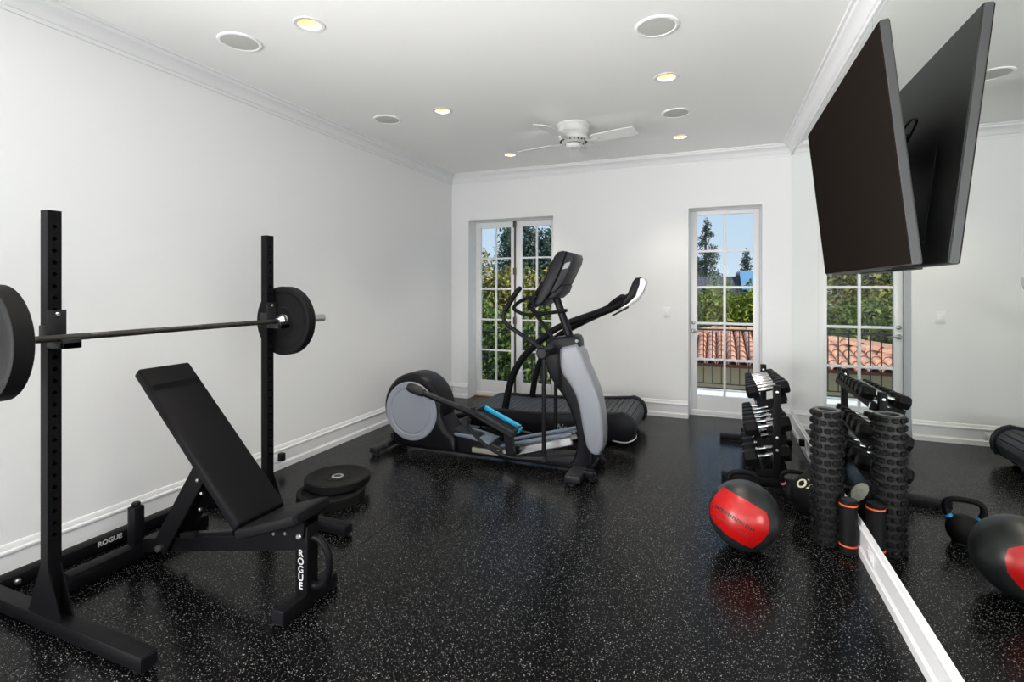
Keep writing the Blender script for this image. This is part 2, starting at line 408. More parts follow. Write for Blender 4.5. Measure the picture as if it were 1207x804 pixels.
# ------------------------------------------------------------------ French doors
def leaf(parent, x0, x1, y, zt, stile_l, stile_r, rail_b, rail_t, rows=5, mun=.022):
    """one glazed door leaf: stiles and rails, muntins and panes"""
    t = .042; z0 = .012
    bm = newbm(); a, b = x0 + stile_l, x1 - stile_r; zb, zz = z0 + rail_b, zt - rail_t
    bx(bm, x0, a, y, y + t, z0, zt, .003); bx(bm, b, x1, y, y + t, z0, zt, .003)
    bx(bm, a, b, y, y + t, z0, zb); bx(bm, a, b, y, y + t, zz, zt)
    bx(bm, x0 + .01, x1 - .01, y - .012, y, z0, z0 + .05, .004)
    lf = obj('door_leaf', bm, M_DOOR, parent)
    xm = (a + b) / 2
    bm = newbm(); bx(bm, xm - mun / 2, xm + mun / 2, y + .006, y + t - .006, zb, zz, .003); obj('muntin', bm, M_DOOR, lf)
    hgt = (zz - zb) / rows
    for i in range(1, rows):
        z = zb + hgt * i; bm = newbm(); bx(bm, a, b, y + .007, y + t - .007, z - mun / 2, z + mun / 2, .003); obj('muntin', bm, M_DOOR, lf)
    for i in range(rows):
        for (p, q) in ((a, xm - mun / 2), (xm + mun / 2, b)):
            bm = newbm(); bx(bm, p, q, y + .019, y + .023, zb + hgt * i + (mun / 2 if i else 0), zb + hgt * (i + 1) - (mun / 2 if i < rows - 1 else 0))
            obj('pane', bm, M_GLASS, lf)
    return lf
DY = YB + REC
d1 = struct('door_1', loc=(-2.405, DY, 0))
xm = (D1[0] + D1[1]) / 2
bm = newbm(); bx(bm, D1[0], D1[0] + .006, DY - .01, DY + .05, 0, D1[2]); bx(bm, D1[1] - .006, D1[1], DY - .01, DY + .05, 0, D1[2]); bx(bm, D1[0], D1[1], DY - .01, DY + .05, D1[2] - .006, D1[2])
obj('door_frame', bm, M_DOOR, d1)
lfa = leaf(d1, D1[0] + .009, xm - .006, DY, D1[2] - .012, .075, .055, .20, .075)
lfb = leaf(d1, xm + .006, D1[1] - .009, DY, D1[2] - .012, .085, .075, .20, .075)
bm = newbm(); bx(bm, xm - .012, xm + .012, DY - .012, DY + .0, .02, D1[2] - .02, .002); obj('astragal', bm, M_BRONZE, d1, label='dark bronze bolt strip where the leaves meet')
bm = newbm()
for z in (2.27, 1.66, 1.02): bx(bm, xm - .022, xm + .022, DY - .024, DY - .011, z - .045, z + .045, .004)
obj('bolt_bracket', bm, M_BRONZE, d1)
bm = newbm(); bx(bm, D1[0], D1[1], DY - .03, DY + .06, 0, .012, .002); obj('threshold', bm, M_WOOD, d1)
d2 = struct('door_2', loc=(.1, DY, 0))
bm = newbm(); bx(bm, D2[0], D2[0] + .006, DY - .01, DY + .05, 0, D2[2]); bx(bm, D2[1] - .006, D2[1], DY - .01, DY + .05, 0, D2[2]); bx(bm, D2[0], D2[1], DY - .01, DY + .05, D2[2] - .006, D2[2])
obj('door_frame', bm, M_DOOR, d2)
lfc = leaf(d2, D2[0] + .010, D2[1] - .010, DY, D2[2] - .012, .075, .062, .215, .045, mun=.026)
hx = D2[0] + .045
bm = newbm(); lathe(bm, [(.0, .0), (.026, 0), (.026, .008), (.012, .012), (.012, .045), (.0, .045)], (hx, DY, .955), (0, -1, 0), 20)
tube(bm, [(hx, DY - .04, .955), (hx + .03, DY - .045, .953), (hx + .075, DY - .043, .957), (hx + .115, DY - .042, .952)], [.010, .009, .008, .006], 10, 4)
obj('lever_handle', bm, M_NICKEL, lfc, label='nickel lever handle')
bm = newbm(); lathe(bm, [(0, 0), (.022, 0), (.022, .01), (.016, .014), (0, .014)], (hx, DY, 1.05), (0, -1, 0), 20); bx(bm, hx - .004, hx + .004, DY - .026, DY - .012, 1.035, 1.065, .002)
obj('deadbolt', bm, M_NICKEL, lfc, label='nickel deadbolt thumb turn')
bm = newbm(); bx(bm, D2[0], D2[1], DY - .02, DY + .06, 0, .012, .002); obj('threshold', bm, M_TRIM, d2)

# switch and outlets
def plate(name, c, n, w, h_, label, cat, holes=True, plug=False):
    c, n = Vector(c), Vector(n); u = Vector((0, 0, 1)).cross(n)
    th = thing(name, label, cat, c)
    rot = Matrix((u, n, Vector((0, 0, 1)))).transposed()
    bm = newbm(); box(bm, c + n * .003, (w, .006, h_), rot, bev=.0025); obj('cover_plate', bm, M_TRIM, th)
    bm = newbm()
    if holes:
        for s in (-1, 1): box(bm, c + n * .0068 + u * (.022 * s), (.026, .003, .034), rot, bev=.001)
        obj('socket', bm, M_DOOR, th)
    else:
        box(bm, c + n * .008, (.034, .006, .066), rot, bev=.002); obj('rocker', bm, M_DOOR, th)
    if plug:
        bm = newbm(); box(bm, c + n * .03 + Vector((0, 0, .01)), (.042, .044, .062), rot, bev=.006); obj('plug', bm, M_PLASTIC, th, label='black plug-in adapter')
    return th
plate('light_switch', (-.487, YB - .0002, 1.165), (0, -1, 0), .075, .118, 'white rocker light switch on the wall beside the single glass door', 'switch', holes=False)
plate('wall_outlet', (-.86, YB - .0145, .095), (0, -1, 0), .115, .07, 'white outlet in the baseboard under the light switch wall', 'outlet')
plate('wall_outlet', (XL + .0145, 3.02, .095), (1, 0, 0), .115, .07, 'white baseboard outlet with a black plug near the floor plates', 'outlet', plug=True)
plate('wall_outlet', (XR - .0145, 4.98, .095), (-1, 0, 0), .115, .07, 'baseboard outlet with a black plug beside the dumbbell rack', 'outlet', plug=True)
plate('wall_outlet', (XR - .0145, 3.03, .095), (-1, 0, 0), .115, .07, 'empty baseboard outlet below the mirror near the nubbed foam roller', 'outlet')

# ------------------------------------------------------------------ ceiling fixtures
def downlight(x, y, label):
    t = thing('recessed_downlight', label, 'downlight', (x, y, ZC), 'recessed ceiling downlights')
    bm = newbm(); lathe(bm, [(.060, -.0005), (.066, -.004), (.084, -.004), (.086, -.001), (.086, 0), (.060, 0)], (x, y, ZC), n=32, closed=True); obj('trim_ring', bm, M_FAN, t)
    bm = newbm(); lathe(bm, [(.0675, .0), (.060, .05), (.046, .085), (.044, .11), (0, .11), (0, .113), (.069, .113), (.069, 0)], (x, y, ZC), n=28, closed=True); obj('baffle', bm, M_LAMPCAN, t)
    bm = newbm(); lathe(bm, [(0, .072), (.020, .074), (.036, .082), (.040, .094), (.030, .108), (0, .109)], (x, y, ZC), n=24); obj('bulb', bm, M_BULB, t)
    l = bpy.data.lights.new('lamp', 'AREA'); l.shape = 'DISK'; l.size = .04; l.energy = 6.0; l.color = (1, .90, .76); l.spread = R(88)
    lo = bpy.data.objects.new('lamp', l); C.objects.link(lo); lo.parent = t; lo.location = (0, 0, .068)
for i, x in enumerate(LX):
    for j, y in enumerate(LY):
        downlight(x, y, '%s recessed downlight from the glass door wall, in the row %s' % (ORD[len(LY) - 1 - j], 'nearer the blank white wall' if i == 0 else 'nearer the mirror'))
def speaker(x, y, label):
    t = thing('ceiling_speaker', label, 'speaker', (x, y, ZC), 'round ceiling speakers')
    bm = newbm(); lathe(bm, [(.100, 0), (.101, -.006), (.108, -.009), (.120, -.006), (.122, 0)], (x, y, ZC), n=40, closed=True); obj('trim_ring', bm, M_CEIL, t)
    bm = newbm(); lathe(bm, [(0, -.007), (.06, -.0068), (.100, -.005), (.1005, 0), (0, 0)], (x, y, ZC), n=40); obj('grille', bm, M_GRILLE, t)
speaker(-2.65, 2.20, 'round ceiling speaker nearer the rack, along the blank wall')
speaker(-2.67, 3.70, 'round ceiling speaker along the blank wall above the elliptical')
speaker(-.302, 2.95, 'round ceiling speaker between downlights, beside the television')
speaker(-.300, 4.474, 'round ceiling speaker between downlights, beside the ceiling fan')

fx, fy = -1.19, 4.46
fan = thing('ceiling_fan', 'white four bladed hugger ceiling fan mounted flush to the ceiling', 'ceiling fan', (fx, fy, ZC))
bm = newbm(); lathe(bm, [(0, 0), (.150, 0), (.152, -.012), (.142, -.022), (.138, -.035), (.136, -.075), (.120, -.088), (.118, -.1), (0, -.1)], (fx, fy, ZC), n=40); obj('motor_housing', bm, M_FAN, fan)
bm = newbm(); lathe(bm, [(0, -.1), (.118, -.1), (.128, -.115), (.124, -.138), (.098, -.158), (.07, -.165), (0, -.165)], (fx, fy, ZC), n=40); rotor = obj('rotor', bm, M_FAN, fan)
bm = newbm()
for k in range(20):
    a = 2 * math.pi * k / 20; d = Vector((math.cos(a), math.sin(a), 0))
    box(bm, Vector((fx, fy, ZC - .149)) + d * .112, (.030, .010, .014), Matrix.Rotation(a, 3, 'Z') @ Matrix.Rotation(R(38), 3, 'Y'), bev=.003, seg=1)
obj('vent_slots', bm, M_FANGRAP, rotor)['kind'] = 'stuff'
bm = newbm(); lathe(bm, [(0, -.165), (.068, -.165), (.07, -.172), (.07, -.2), (.055, -.212), (0, -.214)], (fx, fy, ZC), n=32); sw = obj('switch_cup', bm, M_FAN, fan)
bm = newbm(); lathe(bm, [(.0685, -.168), (.0715, -.168), (.0715, -.1745), (.0685, -.1745)], (fx, fy, ZC), n=32, closed=True); obj('seam_ring', bm, M_FANGRAP, sw)
bm = newbm(); cyl(bm, (fx - .02, fy - .03, ZC - .21), (fx - .02, fy - .03, ZC - .29), .002, n=6); lathe(bm, [(0, 0), (.005, .004), (.005, .012), (0, .016)], (fx - .02, fy - .03, ZC - .305), n=10); obj('pull_chain', bm, M_FAN, sw)
for k in range(4):
    a = R(-13 + 90 * k); d = Vector((math.cos(a), math.sin(a), 0)); u = Vector((-d.y, d.x, 0)); c0 = Vector((fx, fy, ZC - .158))
    tilt = Matrix.Rotation(R(-13), 3, d)
    bm = newbm(); out = [(.19, .050), (.22, .062), (.50, .072), (.575, .070), (.592, .055), (.592, -.055), (.575, -.070), (.50, -.072), (.22, -.062), (.19, -.050)]
    lo_, hi_ = [], []
    for r_, w in out:
        p = c0 + d * r_ + tilt @ (u * w); lo_.append(bm.verts.new(p)); hi_.append(bm.verts.new(p + Vector((0, 0, .006))))
    bm.faces.new(lo_[::-1]); bm.faces.new(hi_)
    for i in range(len(out)): j = (i + 1) % len(out); bm.faces.new((lo_[i], lo_[j], hi_[j], hi_[i]))
    bl = obj('blade', bm, M_FAN, fan)
    bm = newbm(); tube(bm, [c0 + d * .09 + Vector((0, 0, .012)), c0 + d * .15 + Vector((0, 0, -.004)), c0 + d * .25 + Vector((0, 0, -.005))], [.020, .012, .016], 8, 3, sy=.4); obj('blade_arm', bm, M_FAN, bl)

# ------------------------------------------------------------------ television on the mirror wall
y0t, y1t = 2.262, 3.80
xt, zt, xb_, zb_ = .572, 2.452, .672, 1.532
tv = thing('television', 'large flat black television tilted downwards on the mirror wall', 'television', (XR, 3.02, 1.53))
up_ = Vector((xt - xb_, 0, zt - zb_)).normalized(); nrm = Vector((-up_.z, 0, up_.x)); Hh = math.hypot(xt - xb_, zt - zb_); TH = .033
rot = Matrix((Vector((0, 1, 0)), nrm, up_)).transposed()   # local x along the wall, y out of the screen, z up
mid = Vector(((xt + xb_) / 2, (y0t + y1t) / 2, (zt + zb_) / 2))
bm = newbm(); box(bm, mid - nrm * (TH / 2 + .0015), (y1t - y0t, TH - .003, Hh), rot, bev=.0025, seg=1); obj('bezel', bm, M_TVEDGE, tv, label='dark grey metal side bezel')
bm = newbm(); box(bm, mid - nrm * .0006, (y1t - y0t - .008, .003, Hh - .01), rot); obj('screen', bm, M_TVSCREEN, tv, label='glossy black screen')
bm = newbm(); box(bm, mid - nrm * (TH + .0015), (y1t - y0t - .01, .003, Hh - .012), rot); box(bm, mid - nrm * (TH + .003) - up_ * .17, (y1t - y0t - .5, .006, Hh * .42), rot, bev=.002, seg=1); obj('back_panel', bm, M_TVBACK, tv)
bm = newbm(); 
bpt = mid - nrm * (TH + .004)
bx(bm, XR - .022, XR - .006, 2.83, 3.23, 1.98, 2.22, .003)
for yy in (2.9, 3.16): tube(bm, [(XR - .02, yy, 2.1), (bpt.x + .004, yy, bpt.z + .08)], .016, 8)
obj('wall_bracket', bm, M_BLACKM, tv)
bm = newbm()
for k in range(7):
    a = random.uniform(2.7, 3.3); z_ = random.uniform(2.12, 2.22); xx = XR - .05
    tube(bm, [(xx, a, 2.08), (xx - .015, a + random.uniform(-.1, .1), z_), (xx - .02, a + random.uniform(.05, .2), z_ + .02), (xx, a + .25, 2.06)], .005, 6, 5)
obj('cables', bm, M_RUBBER, tv)
bm = newbm(); box(bm, mid - nrm * (TH * .55) - up_ * (Hh / 2 + .004), (.9, .022, .008), rot, bev=.002, seg=1); obj('sensor_strip', bm, M_TVBACK, tv)
# ================================================================== SQUAT STAND, BARBELL, BENCH
def upright(x, y, top, parent):
    """square steel tube with real pin holes in the face towards the room"""
    w = .050; x0, x1, ya, yb = x - w / 2, x + w / 2, y - w / 2, y + w / 2
    bm = newbm(); pitch = .05; z = .02; hr = .0095; n = 8; zs = .38
    def quad(a, b, c, d): bm.faces.new([bm.verts.new(p) for p in (a, b, c, d)])
    quad((x0, ya, z), (x1, ya, z), (x1, ya, top), (x0, ya, top)); quad((x0, yb, z), (x0, yb, top), (x1, yb, top), (x1, yb, z))
    quad((x0, ya, z), (x0, ya, top), (x0, yb, top), (x0, yb, z)); quad((x0, ya, top), (x1, ya, top), (x1, yb, top), (x0, yb, top))
    quad((x1, ya, z), (x1, yb, z), (x1, yb, zs), (x1, ya, zs))
    k = int((top - .015 - zs) / pitch)
    for i in range(k):
        za = zs + pitch * i; zb = za + pitch; cz = (za + zb) / 2
        o_, i_, t_ = [], [], []
        for j in range(n):
            a = 2 * math.pi * (j + .5) / n; ca, sa = math.cos(a), math.sin(a)
            q = min(w / 2 / abs(ca), pitch / 2 / abs(sa))
            o_.append(bm.verts.new((x1, y + q * ca, cz + q * sa))); i_.append(bm.verts.new((x1, y + hr * ca, cz + hr * sa))); t_.append(bm.verts.new((x1 - .03, y + hr * ca, cz + hr * sa)))
        for j in range(n):
            l = (j + 1) % n; bm.faces.new((o_[j], o_[l], i_[l], i_[j])); bm.faces.new((i_[j], i_[l], t_[l], t_[j]))
        bm.faces.new(t_)
        for sy in (ya, yb):
            for sz in (za, zb):
                v = bm.verts.new((x1, sy, sz)); q = sorted(o_, key=lambda e: (e.co - v.co).length)[:2]; bm.faces.new((v, q[0], q[1]))
    quad((x1, ya, zs + pitch * k), (x1, yb, zs + pitch * k), (x1, yb, top), (x1, ya, top))
    bmesh.ops.remove_doubles(bm, verts=bm.verts, dist=1e-4)
    return obj('upright', bm, M_BLACKM, parent, ang=0)
UX, UY = -2.61, (1.25, 2.363); FX0, FX1 = -3.19, -1.975
st = thing('squat_stand', 'black steel squat stand with two tall drilled uprights, by the blank wall', 'squat stand', (UX, 1.806, 0))
for yy in UY:
    upright(UX, yy, 1.775, st)
    bm = newbm(); bx(bm, FX0, FX1, yy - .032, yy + .032, .012, .070, .004); ft = obj('foot', bm, M_BLACKM, st)
    for xx in (FX1 - .04, FX0 + .05):
        bm = newbm(); lathe(bm, [(0, 0), (.03, 0), (.03, .012), (0, .012)], (xx, yy, .0), n=16); obj('rubber_pad', bm, M_RUBBER, ft)
    bm = newbm(); box(bm, (FX1 + .0015, yy, .041), (.003, .056, .050), bev=.002, seg=1); obj('end_cap', bm, M_PLASTIC, ft)
    bm = newbm()
    for s in (-1, 1):
        prism_y(bm, [(UX + .024, .069), (UX + .115, .069), (UX + .024, .28)], yy + s * .022 - .003, yy + s * .022 + .003)
        prism_y(bm, [(UX - .024, .069), (UX - .024, .28), (UX - .115, .069)], yy + s * .022 - .003, yy + s * .022 + .003)
    obj('gusset', bm, M_BLACKM, st)
    # hook that carries the bar
    bm = newbm(); hx0 = UX + .025
    bx(bm, hx0, hx0 + .006, yy - .028, yy + .040, 1.205, 1.355, .002)
    bx(bm, hx0, hx0 + .115, yy - .028, yy + .040, 1.196, 1.224, .004); bx(bm, hx0 + .095, hx0 + .115, yy - .028, yy + .040, 1.196, 1.236, .004)
    bx(bm, hx0 - .05, hx0 + .006, yy - .031, yy - .025, 1.23, 1.29, .001)
    hk = obj('bar_hook', bm, M_PLASTIC2, st)
    bm = newbm(); lathe(bm, [(0, 0), (.009, 0), (.009, .006), (.006, .009), (0, .009)], (hx0 + .006, yy + .006, 1.335), (1, 0, 0), 12); obj('hook_bolt', bm, M_STEEL, hk)
bm = newbm(); bx(bm, -3.175, -3.10, UY[0] + .032, UY[1] - .032, .012, .072, .004); cm = obj('cross_member', bm, M_BLACKM, st)
text('lettering', 'ROGUE', .036, M_WHITEPRINT, cm, (-3.0993, 1.69, .041), (0, 1, 0), (0, 0, 1), weight=.0012)
for yy in (UY[0] + .10, UY[1] - .10):
    bm = newbm(); lathe(bm, [(0, 0), (.014, 0), (.014, .01), (.008, .014), (.008, .022), (0, .022)], (-3.10, yy, .042), (1, 0, 0), 10); obj('frame_bolt', bm, M_STEEL, cm)

BXX, BZ = UX + .025 + .006 + .048, 1.224 + .0145
bar = thing('barbell', 'long dark steel barbell resting on the squat stand hooks', 'barbell', (BXX, 1.75, BZ))
Y1, Y2 = 1.062, 2.402
bm = newbm(); cyl(bm, (BXX, Y1 - .02, BZ), (BXX, Y2 + .02, BZ), .0142, n=20); obj('shaft', bm, M_BARSTEEL, bar)
for a, b_ in ((1.16, 1.35), (1.42, 1.62), (1.86, 2.06), (2.12, 2.31)):
    bm = newbm(); cyl(bm, (BXX, a, BZ), (BXX, b_, BZ), .01465, n=20); obj('knurling', bm, mat('knurled_steel', (.055, .053, .05), .6, metal=.8, bump=.6, bscale=1200), bar)
for s, y in ((-1, Y1), (1, Y2)):
    bm = newbm(); lathe(bm, [(0, -.038), (.020, -.038), (.024, -.030), (.037, -.012), (.037, -.0005), (.0248, -.0005), (.0248, .36 if s > 0 else .41), (.022, .364 if s > 0 else .414), (0, .364 if s > 0 else .414)], (BXX, y, BZ), (0, s, 0), 24)
    obj('sleeve', bm, M_STEEL if s > 0 else M_BARSTEEL, bar)
def plate_prof(r, t, hub=.0262):
    """bumper plate cross-section about its axis, from 0 to t"""
    return [(hub, t * .12), (.052, t * .12), (.054, t * .10), (.085, t * .10), (.090, t * .17), (r * .80, t * .17), (r * .86, t * .02), (r * .97, 0), (r, t * .06), (r, t * .94), (r * .97, t), (r * .86, t * .98), (r * .80, t * .83), (.090, t * .83), (.085, t * .90), (.054, t * .90), (.052, t * .88), (hub, t * .88)]
def bumper(c, ax, r, t, label, group=None):
    c = Vector(c); th = thing('bumper_plate', label, 'weight plate', c, group)
    bm = newbm(); lathe(bm, plate_prof(r, t), c, ax, 56, closed=True); obj('rubber_disc', bm, M_RUBBER2, th)
    bm = newbm(); lathe(bm, [(.0253, t * .08), (.040, t * .08), (.042, t * .14), (.042, t * .86), (.040, t * .92), (.0253, t * .92)], c, ax, 28, closed=True); obj('hub_ring', bm, M_STEEL, th, label='steel hub ring')
    return th
bumper((BXX, Y2 + .0005, BZ), (0, 1, 0), .217, .062, 'black bumper plate on the barbell end next to the floor plates')
bumper((BXX, Y1 - .0005, BZ), (0, -1, 0), .222, .068, 'black bumper plate on the barbell end facing away from the glass doors')
bumper((-2.435, 2.735, .0), (0, 0, 1), .222, .070, 'thick black bumper plate lying on the floor under another plate')
b2 = bumper((-2.475, 2.845, .0705), (0, 0, 1), .222, .050, 'thinner black bumper plate stacked askew on top of a floor plate')

# ------------------------------------------------------------------ incline bench
by = 1.785; hw = .134
bn = thing('incline_bench', 'black incline weight bench with raised backrest below the barbell', 'bench', (-2.2, by, 0))
def pad(name, p0, p1, nrm_out, thick, y0_, y1_):
    p0, p1 = Vector(p0), Vector(p1); d = (p1 - p0); n_ = Vector(nrm_out).normalized(); L_ = d.length; d.normalize()
    rot_ = Matrix((d, Vector((0, 1, 0)), d.cross(Vector((0, 1, 0))))).transposed()
    bm = newbm(); c_ = (p0 + p1) / 2 - n_ * thick / 2; c_.y = (y0_ + y1_) / 2
    box(bm, c_, (L_, y1_ - y0_, thick), rot_, bev=.014, seg=3); o = obj(name, bm, M_VINYL, bn)
    bm = newbm(); box(bm, c_ - n_ * (thick / 2 + .004), (L_ - .05, y1_ - y0_ - .05, .010), rot_, bev=.002, seg=1); obj('backing_board', bm, M_BLACKM, o)
    return o
nb = Vector((.70, 0, .714))
pad('backrest_pad', (-1.995, by, .37), (-2.70, by, 1.040), nb, .055, by - hw, by + hw)
bm = newbm(); tilt_ = Matrix.Rotation(math.atan2(.115, .33), 3, 'Y').inverted()   # seat tapers towards the front
P_ = [(-.17, .140), (.10, .125), (.158, .112), (.17, .098)]; ring_ = [(x, w) for x, w in P_] + [(x, -w) for x, w in P_[::-1]]
top_ = [bm.verts.new(Vector((-1.845, by - .012, .412)) + tilt_ @ Vector((x, w, 0))) for x, w in ring_]; bot_ = [bm.verts.new(v.co - tilt_ @ Vector((0, 0, .05))) for v in top_]
ft_ = bm.faces.new(top_); fb_ = bm.faces.new(bot_[::-1])
for i in range(len(ring_)): j = (i + 1) % len(ring_); bm.faces.new((top_[i], bot_[i], bot_[j], top_[j]))
bmesh.ops.recalc_face_normals(bm, faces=bm.faces); bmesh.ops.bevel(bm, geom=list(set(ft_.edges) | set(fb_.edges)), offset=.012, segments=3, affect='EDGES', profile=.5)
obj('seat_pad', bm, M_VINYL, bn)
bm = newbm(); tube(bm, [(-2.88, by, .085), (-2.70, by, .085), (-1.73, by, .325)], .045, 4); 
spine = None
bm.free(); bm = newbm()
def beam(bm, a, b, w, h_, bev=.003):
    a, b = Vector(a), Vector(b); d = b - a; L_ = d.length; d.normalize(); s_ = Vector((0, 0, 1)).cross(d)
    if s_.length < 1e-3: s_ = Vector((0, 1, 0))
    s_.normalize(); return box(bm, (a + b) / 2, (L_, w, h_), Matrix((d, s_, d.cross(s_))).transposed(), bev=bev, seg=1)
beam(bm, (-2.84, by, .072), (-1.70, by, .305), .07, .07); obj('spine', bm, M_BLACKM, bn)
bm = newbm(); bx(bm, -1.765, -1.695, by - .034, by + .034, .066, .375, .003); fp = obj('front_post', bm, M_BLACKM, bn)
for k, ch in enumerate('ROGUE'):
    text('lettering', ch, .044, M_WHITEPRINT, fp, (-1.730, by - .0365, .236 - k * .0365), (1, 0, 0), (0, 0, 1), weight=.0006, align='CENTER')
bm = newbm(); bx(bm, -1.763, -1.697, by - .165, by + .165, .004, .068, .004); ff = obj('front_foot', bm, M_BLACKM, bn)
for s in (-1, 1):
    bm = newbm(); box(bm, (-1.73, by + s * .1655, .036), (.058, .004, .056), bev=.0015, seg=1); obj('end_cap', bm, M_PLASTIC, ff)
bm = newbm(); tube(bm, [(-1.70, by, .315), (-1.655, by, .312), (-1.612, by, .27), (-1.600, by, .20), (-1.618, by, .135), (-1.66, by, .100), (-1.70, by, .098)], .0165, 12, 4); obj('carry_handle', bm, M_BLACKM, bn)
bm = newbm(); lathe(bm, [(0, 0), (.016, 0), (.016, .008), (.010, .014), (0, .014)], (-1.735, by - .036, .328), (0, -1, 0), 14); obj('pivot_bolt', bm, M_STEEL, bn)
for xx in (-1.81, -1.88):
    bm = newbm(); lathe(bm, [(0, 0), (.007, 0), (.007, .006), (0, .006)], (xx, by - .045, .345 + (xx + 1.735) * .2), (0, -1, 0), 10); obj('pivot_bolt', bm, M_STEEL, bn)
bm = newbm()
for s in (-1, 1): prism_y(bm, [(-2.0, .27), (-1.71, .325), (-1.70, .400), (-1.96, .315)], by + s * .041 - .004, by + s * .041 + .004)
obj('seat_bracket', bm, M_BLACKM, bn)
bm = newbm(); bx(bm, -2.90, -2.825, 1.43, 2.13, .006, .082, .004); rf = obj('rear_foot', bm, M_BLACKM, bn)
bm = newbm(); bx(bm, -2.892, -2.833, 1.712, 1.770, .082, .285, .010); rp = obj('rear_post', bm, M_PLASTIC, bn)
bm = newbm(); lathe(bm, [(0, 0), (.02, 0), (.022, .012), (.016, .02), (0, .022)], (-2.862, 1.741, .285), n=16); obj('knob', bm, M_PLASTIC, rp)
# telescoping back support: two side plates from spine up to the backrest
bm = newbm()
for s in (-1, 1):
    beam(bm, (-2.66, by + s * .055, .10), (-2.35, by + s * .055, .55), .008, .10)
obj('support_arm', bm, M_BLACKM, bn)
bm = newbm(); beam(bm, (-2.60, by, .16), (-2.34, by, .60), .05, .05); beam(bm, (-2.62, by, .14), (-2.18, by, .24), .04, .04); obj('support_strut', bm, M_BLACKM, bn)
bm = newbm(); beam(bm, (-2.02, by, .31), (-2.60, by, .86), .06, .04); obj('back_rail', bm, M_BLACKM, bn)
for p in ((-2.655, .105, .016), (-2.36, .50, .008), (-2.33, .44, .008), (-2.34, .36, .008)):
    bm = newbm(); lathe(bm, [(0, 0), (p[2], 0), (p[2], .012), (0, .014)], (p[0], by - .059, p[1]), (0, -1, 0), 12); obj('support_bolt', bm, M_STEEL, bn)
bm = newbm(); beam(bm, (-2.52, by - .03, .185), (-2.42, by - .03, .205), .03, .03); obj('adjust_lever', bm, M_RUBBER, bn)
# ================================================================== ELLIPTICAL TRAINER
yc = 3.88
el = thing('elliptical_trainer', 'black and silver elliptical trainer with round flywheel cover and teal trimmed pedals', 'elliptical', (-1.75, yc, 0))
wx, wz = -2.45, .373
out = [(wx + .295 * math.cos(R(a)), wz + .02 + .305 * math.sin(R(a))) for a in range(-10, 226, 9)]
out += [(-2.66, .09), (-2.55, .045), (-2.20, .04), (-2.02, .05), (-2.03, .20), (-2.10, .25)]
bm = newbm(); prism_y(bm, out[::-1], 3.735, 4.025, bev=.055, seg=4); obj('flywheel_housing', bm, M_PLASTIC, el)
for s, y in ((-1, 3.735), (1, 4.025)):
    bm = newbm(); lathe(bm, [(0, .010), (.185, .010), (.192, .004), (.202, .004), (.209, .011), (.248, .010), (.256, .002), (.256, -.012), (0, -.012)], (wx, y, wz), (0, s, 0), 56)
    obj('flywheel_cover', bm, M_DISC, el, label='pale grey round flywheel cover')
# base
bm = newbm(); prism_y(bm, [(-2.30, .035), (-.86, .035), (-.84, .10), (-.98, .15), (-1.35, .105), (-1.60, .11), (-1.86, .20), (-2.08, .235), (-2.30, .24)][::-1], 3.80, 3.96, bev=.02, seg=3); obj('base_frame', bm, M_PLASTIC, el)
bm = newbm(); prism_y(bm, [(-2.12, .215), (-1.90, .205), (-1.72, .165), (-1.72, .15), (-1.92, .185), (-2.12, .195)][::-1], 3.77, 3.99, bev=.006); obj('base_cover', bm, M_BLUEGREY, el)
for y in (3.79, 3.97):
    bm = newbm(); beam(bm, (-1.62, y, .150), (-1.02, y, .318), .05, .022, .006); rl = obj('ramp_rail', bm, M_BLUEGREY, el)
    bm = newbm(); beam(bm, (-1.60, y, .092), (-1.02, y, .262), .04, .070, .01); obj('ramp_track', bm, M_STEEL, rl, label='brushed steel roller track')
    bm = newbm(); lathe(bm, [(0, -.02), (.03, -.02), (.034, 0), (.03, .02), (0, .02)], (-1.47, y - .035, .145), (0, 1, 0), 18); obj('roller', bm, M_PLASTIC, rl)
bm = newbm(); bx(bm, -1.88, -1.64, 3.775, 3.80, .072, .112, .004); obj('base_label', bm, mat('dull_metal', (.30, .29, .25), .5), el, label='brushed metal strip on the base')
# stabilisers
bm = newbm(); bx(bm, -1.02, -.90, 3.56, 4.20, .022, .075, .012)
for y in (3.60, 4.16): lathe(bm, [(0, 0), (.032, 0), (.032, .012), (.012, .016), (.012, .03), (0, .03)], (-.97, y, 0), n=16)
obj('front_stabiliser', bm, M_PLASTIC2, el)
for y in (3.70, 4.06):
    bm = newbm(); lathe(bm, [(0, -.016), (.030, -.016), (.034, -.01), (.034, .01), (.030, .016), (0, .016)], (-.845, y, .038), (0, 1, 0), 20); w_ = obj('transport_wheel', bm, M_PLASTIC, el)
    bm = newbm(); cyl(bm, (-.845, y - .022, .038), (-.845, y + .022, .038), .009, n=12); obj('wheel_axle', bm, M_CHROME, w_)
    bm = newbm(); bx(bm, -.92, -.83, y - .03, y - .022, .03, .085, .002); bx(bm, -.92, -.83, y + .022, y + .03, .03, .085, .002); obj('wheel_fork', bm, M_PLASTIC, w_)
bm = newbm(); bx(bm, -2.76, -2.68, 3.56, 4.20, .022, .075, .012)
for y in (3.60, 4.16): lathe(bm, [(0, 0), (.032, 0), (.032, .012), (.012, .016), (.012, .03), (0, .03)], (-2.72, y, 0), n=16)
bx(bm, -2.74, -2.60, 3.84, 3.92, .03, .12, .01); rs = obj('rear_stabiliser', bm, M_PLASTIC2, el)
bm = newbm(); bx(bm, -2.681, -2.677, 3.60, 3.72, .032, .066, .001); obj('rating_plate', bm, M_STEEL, rs)
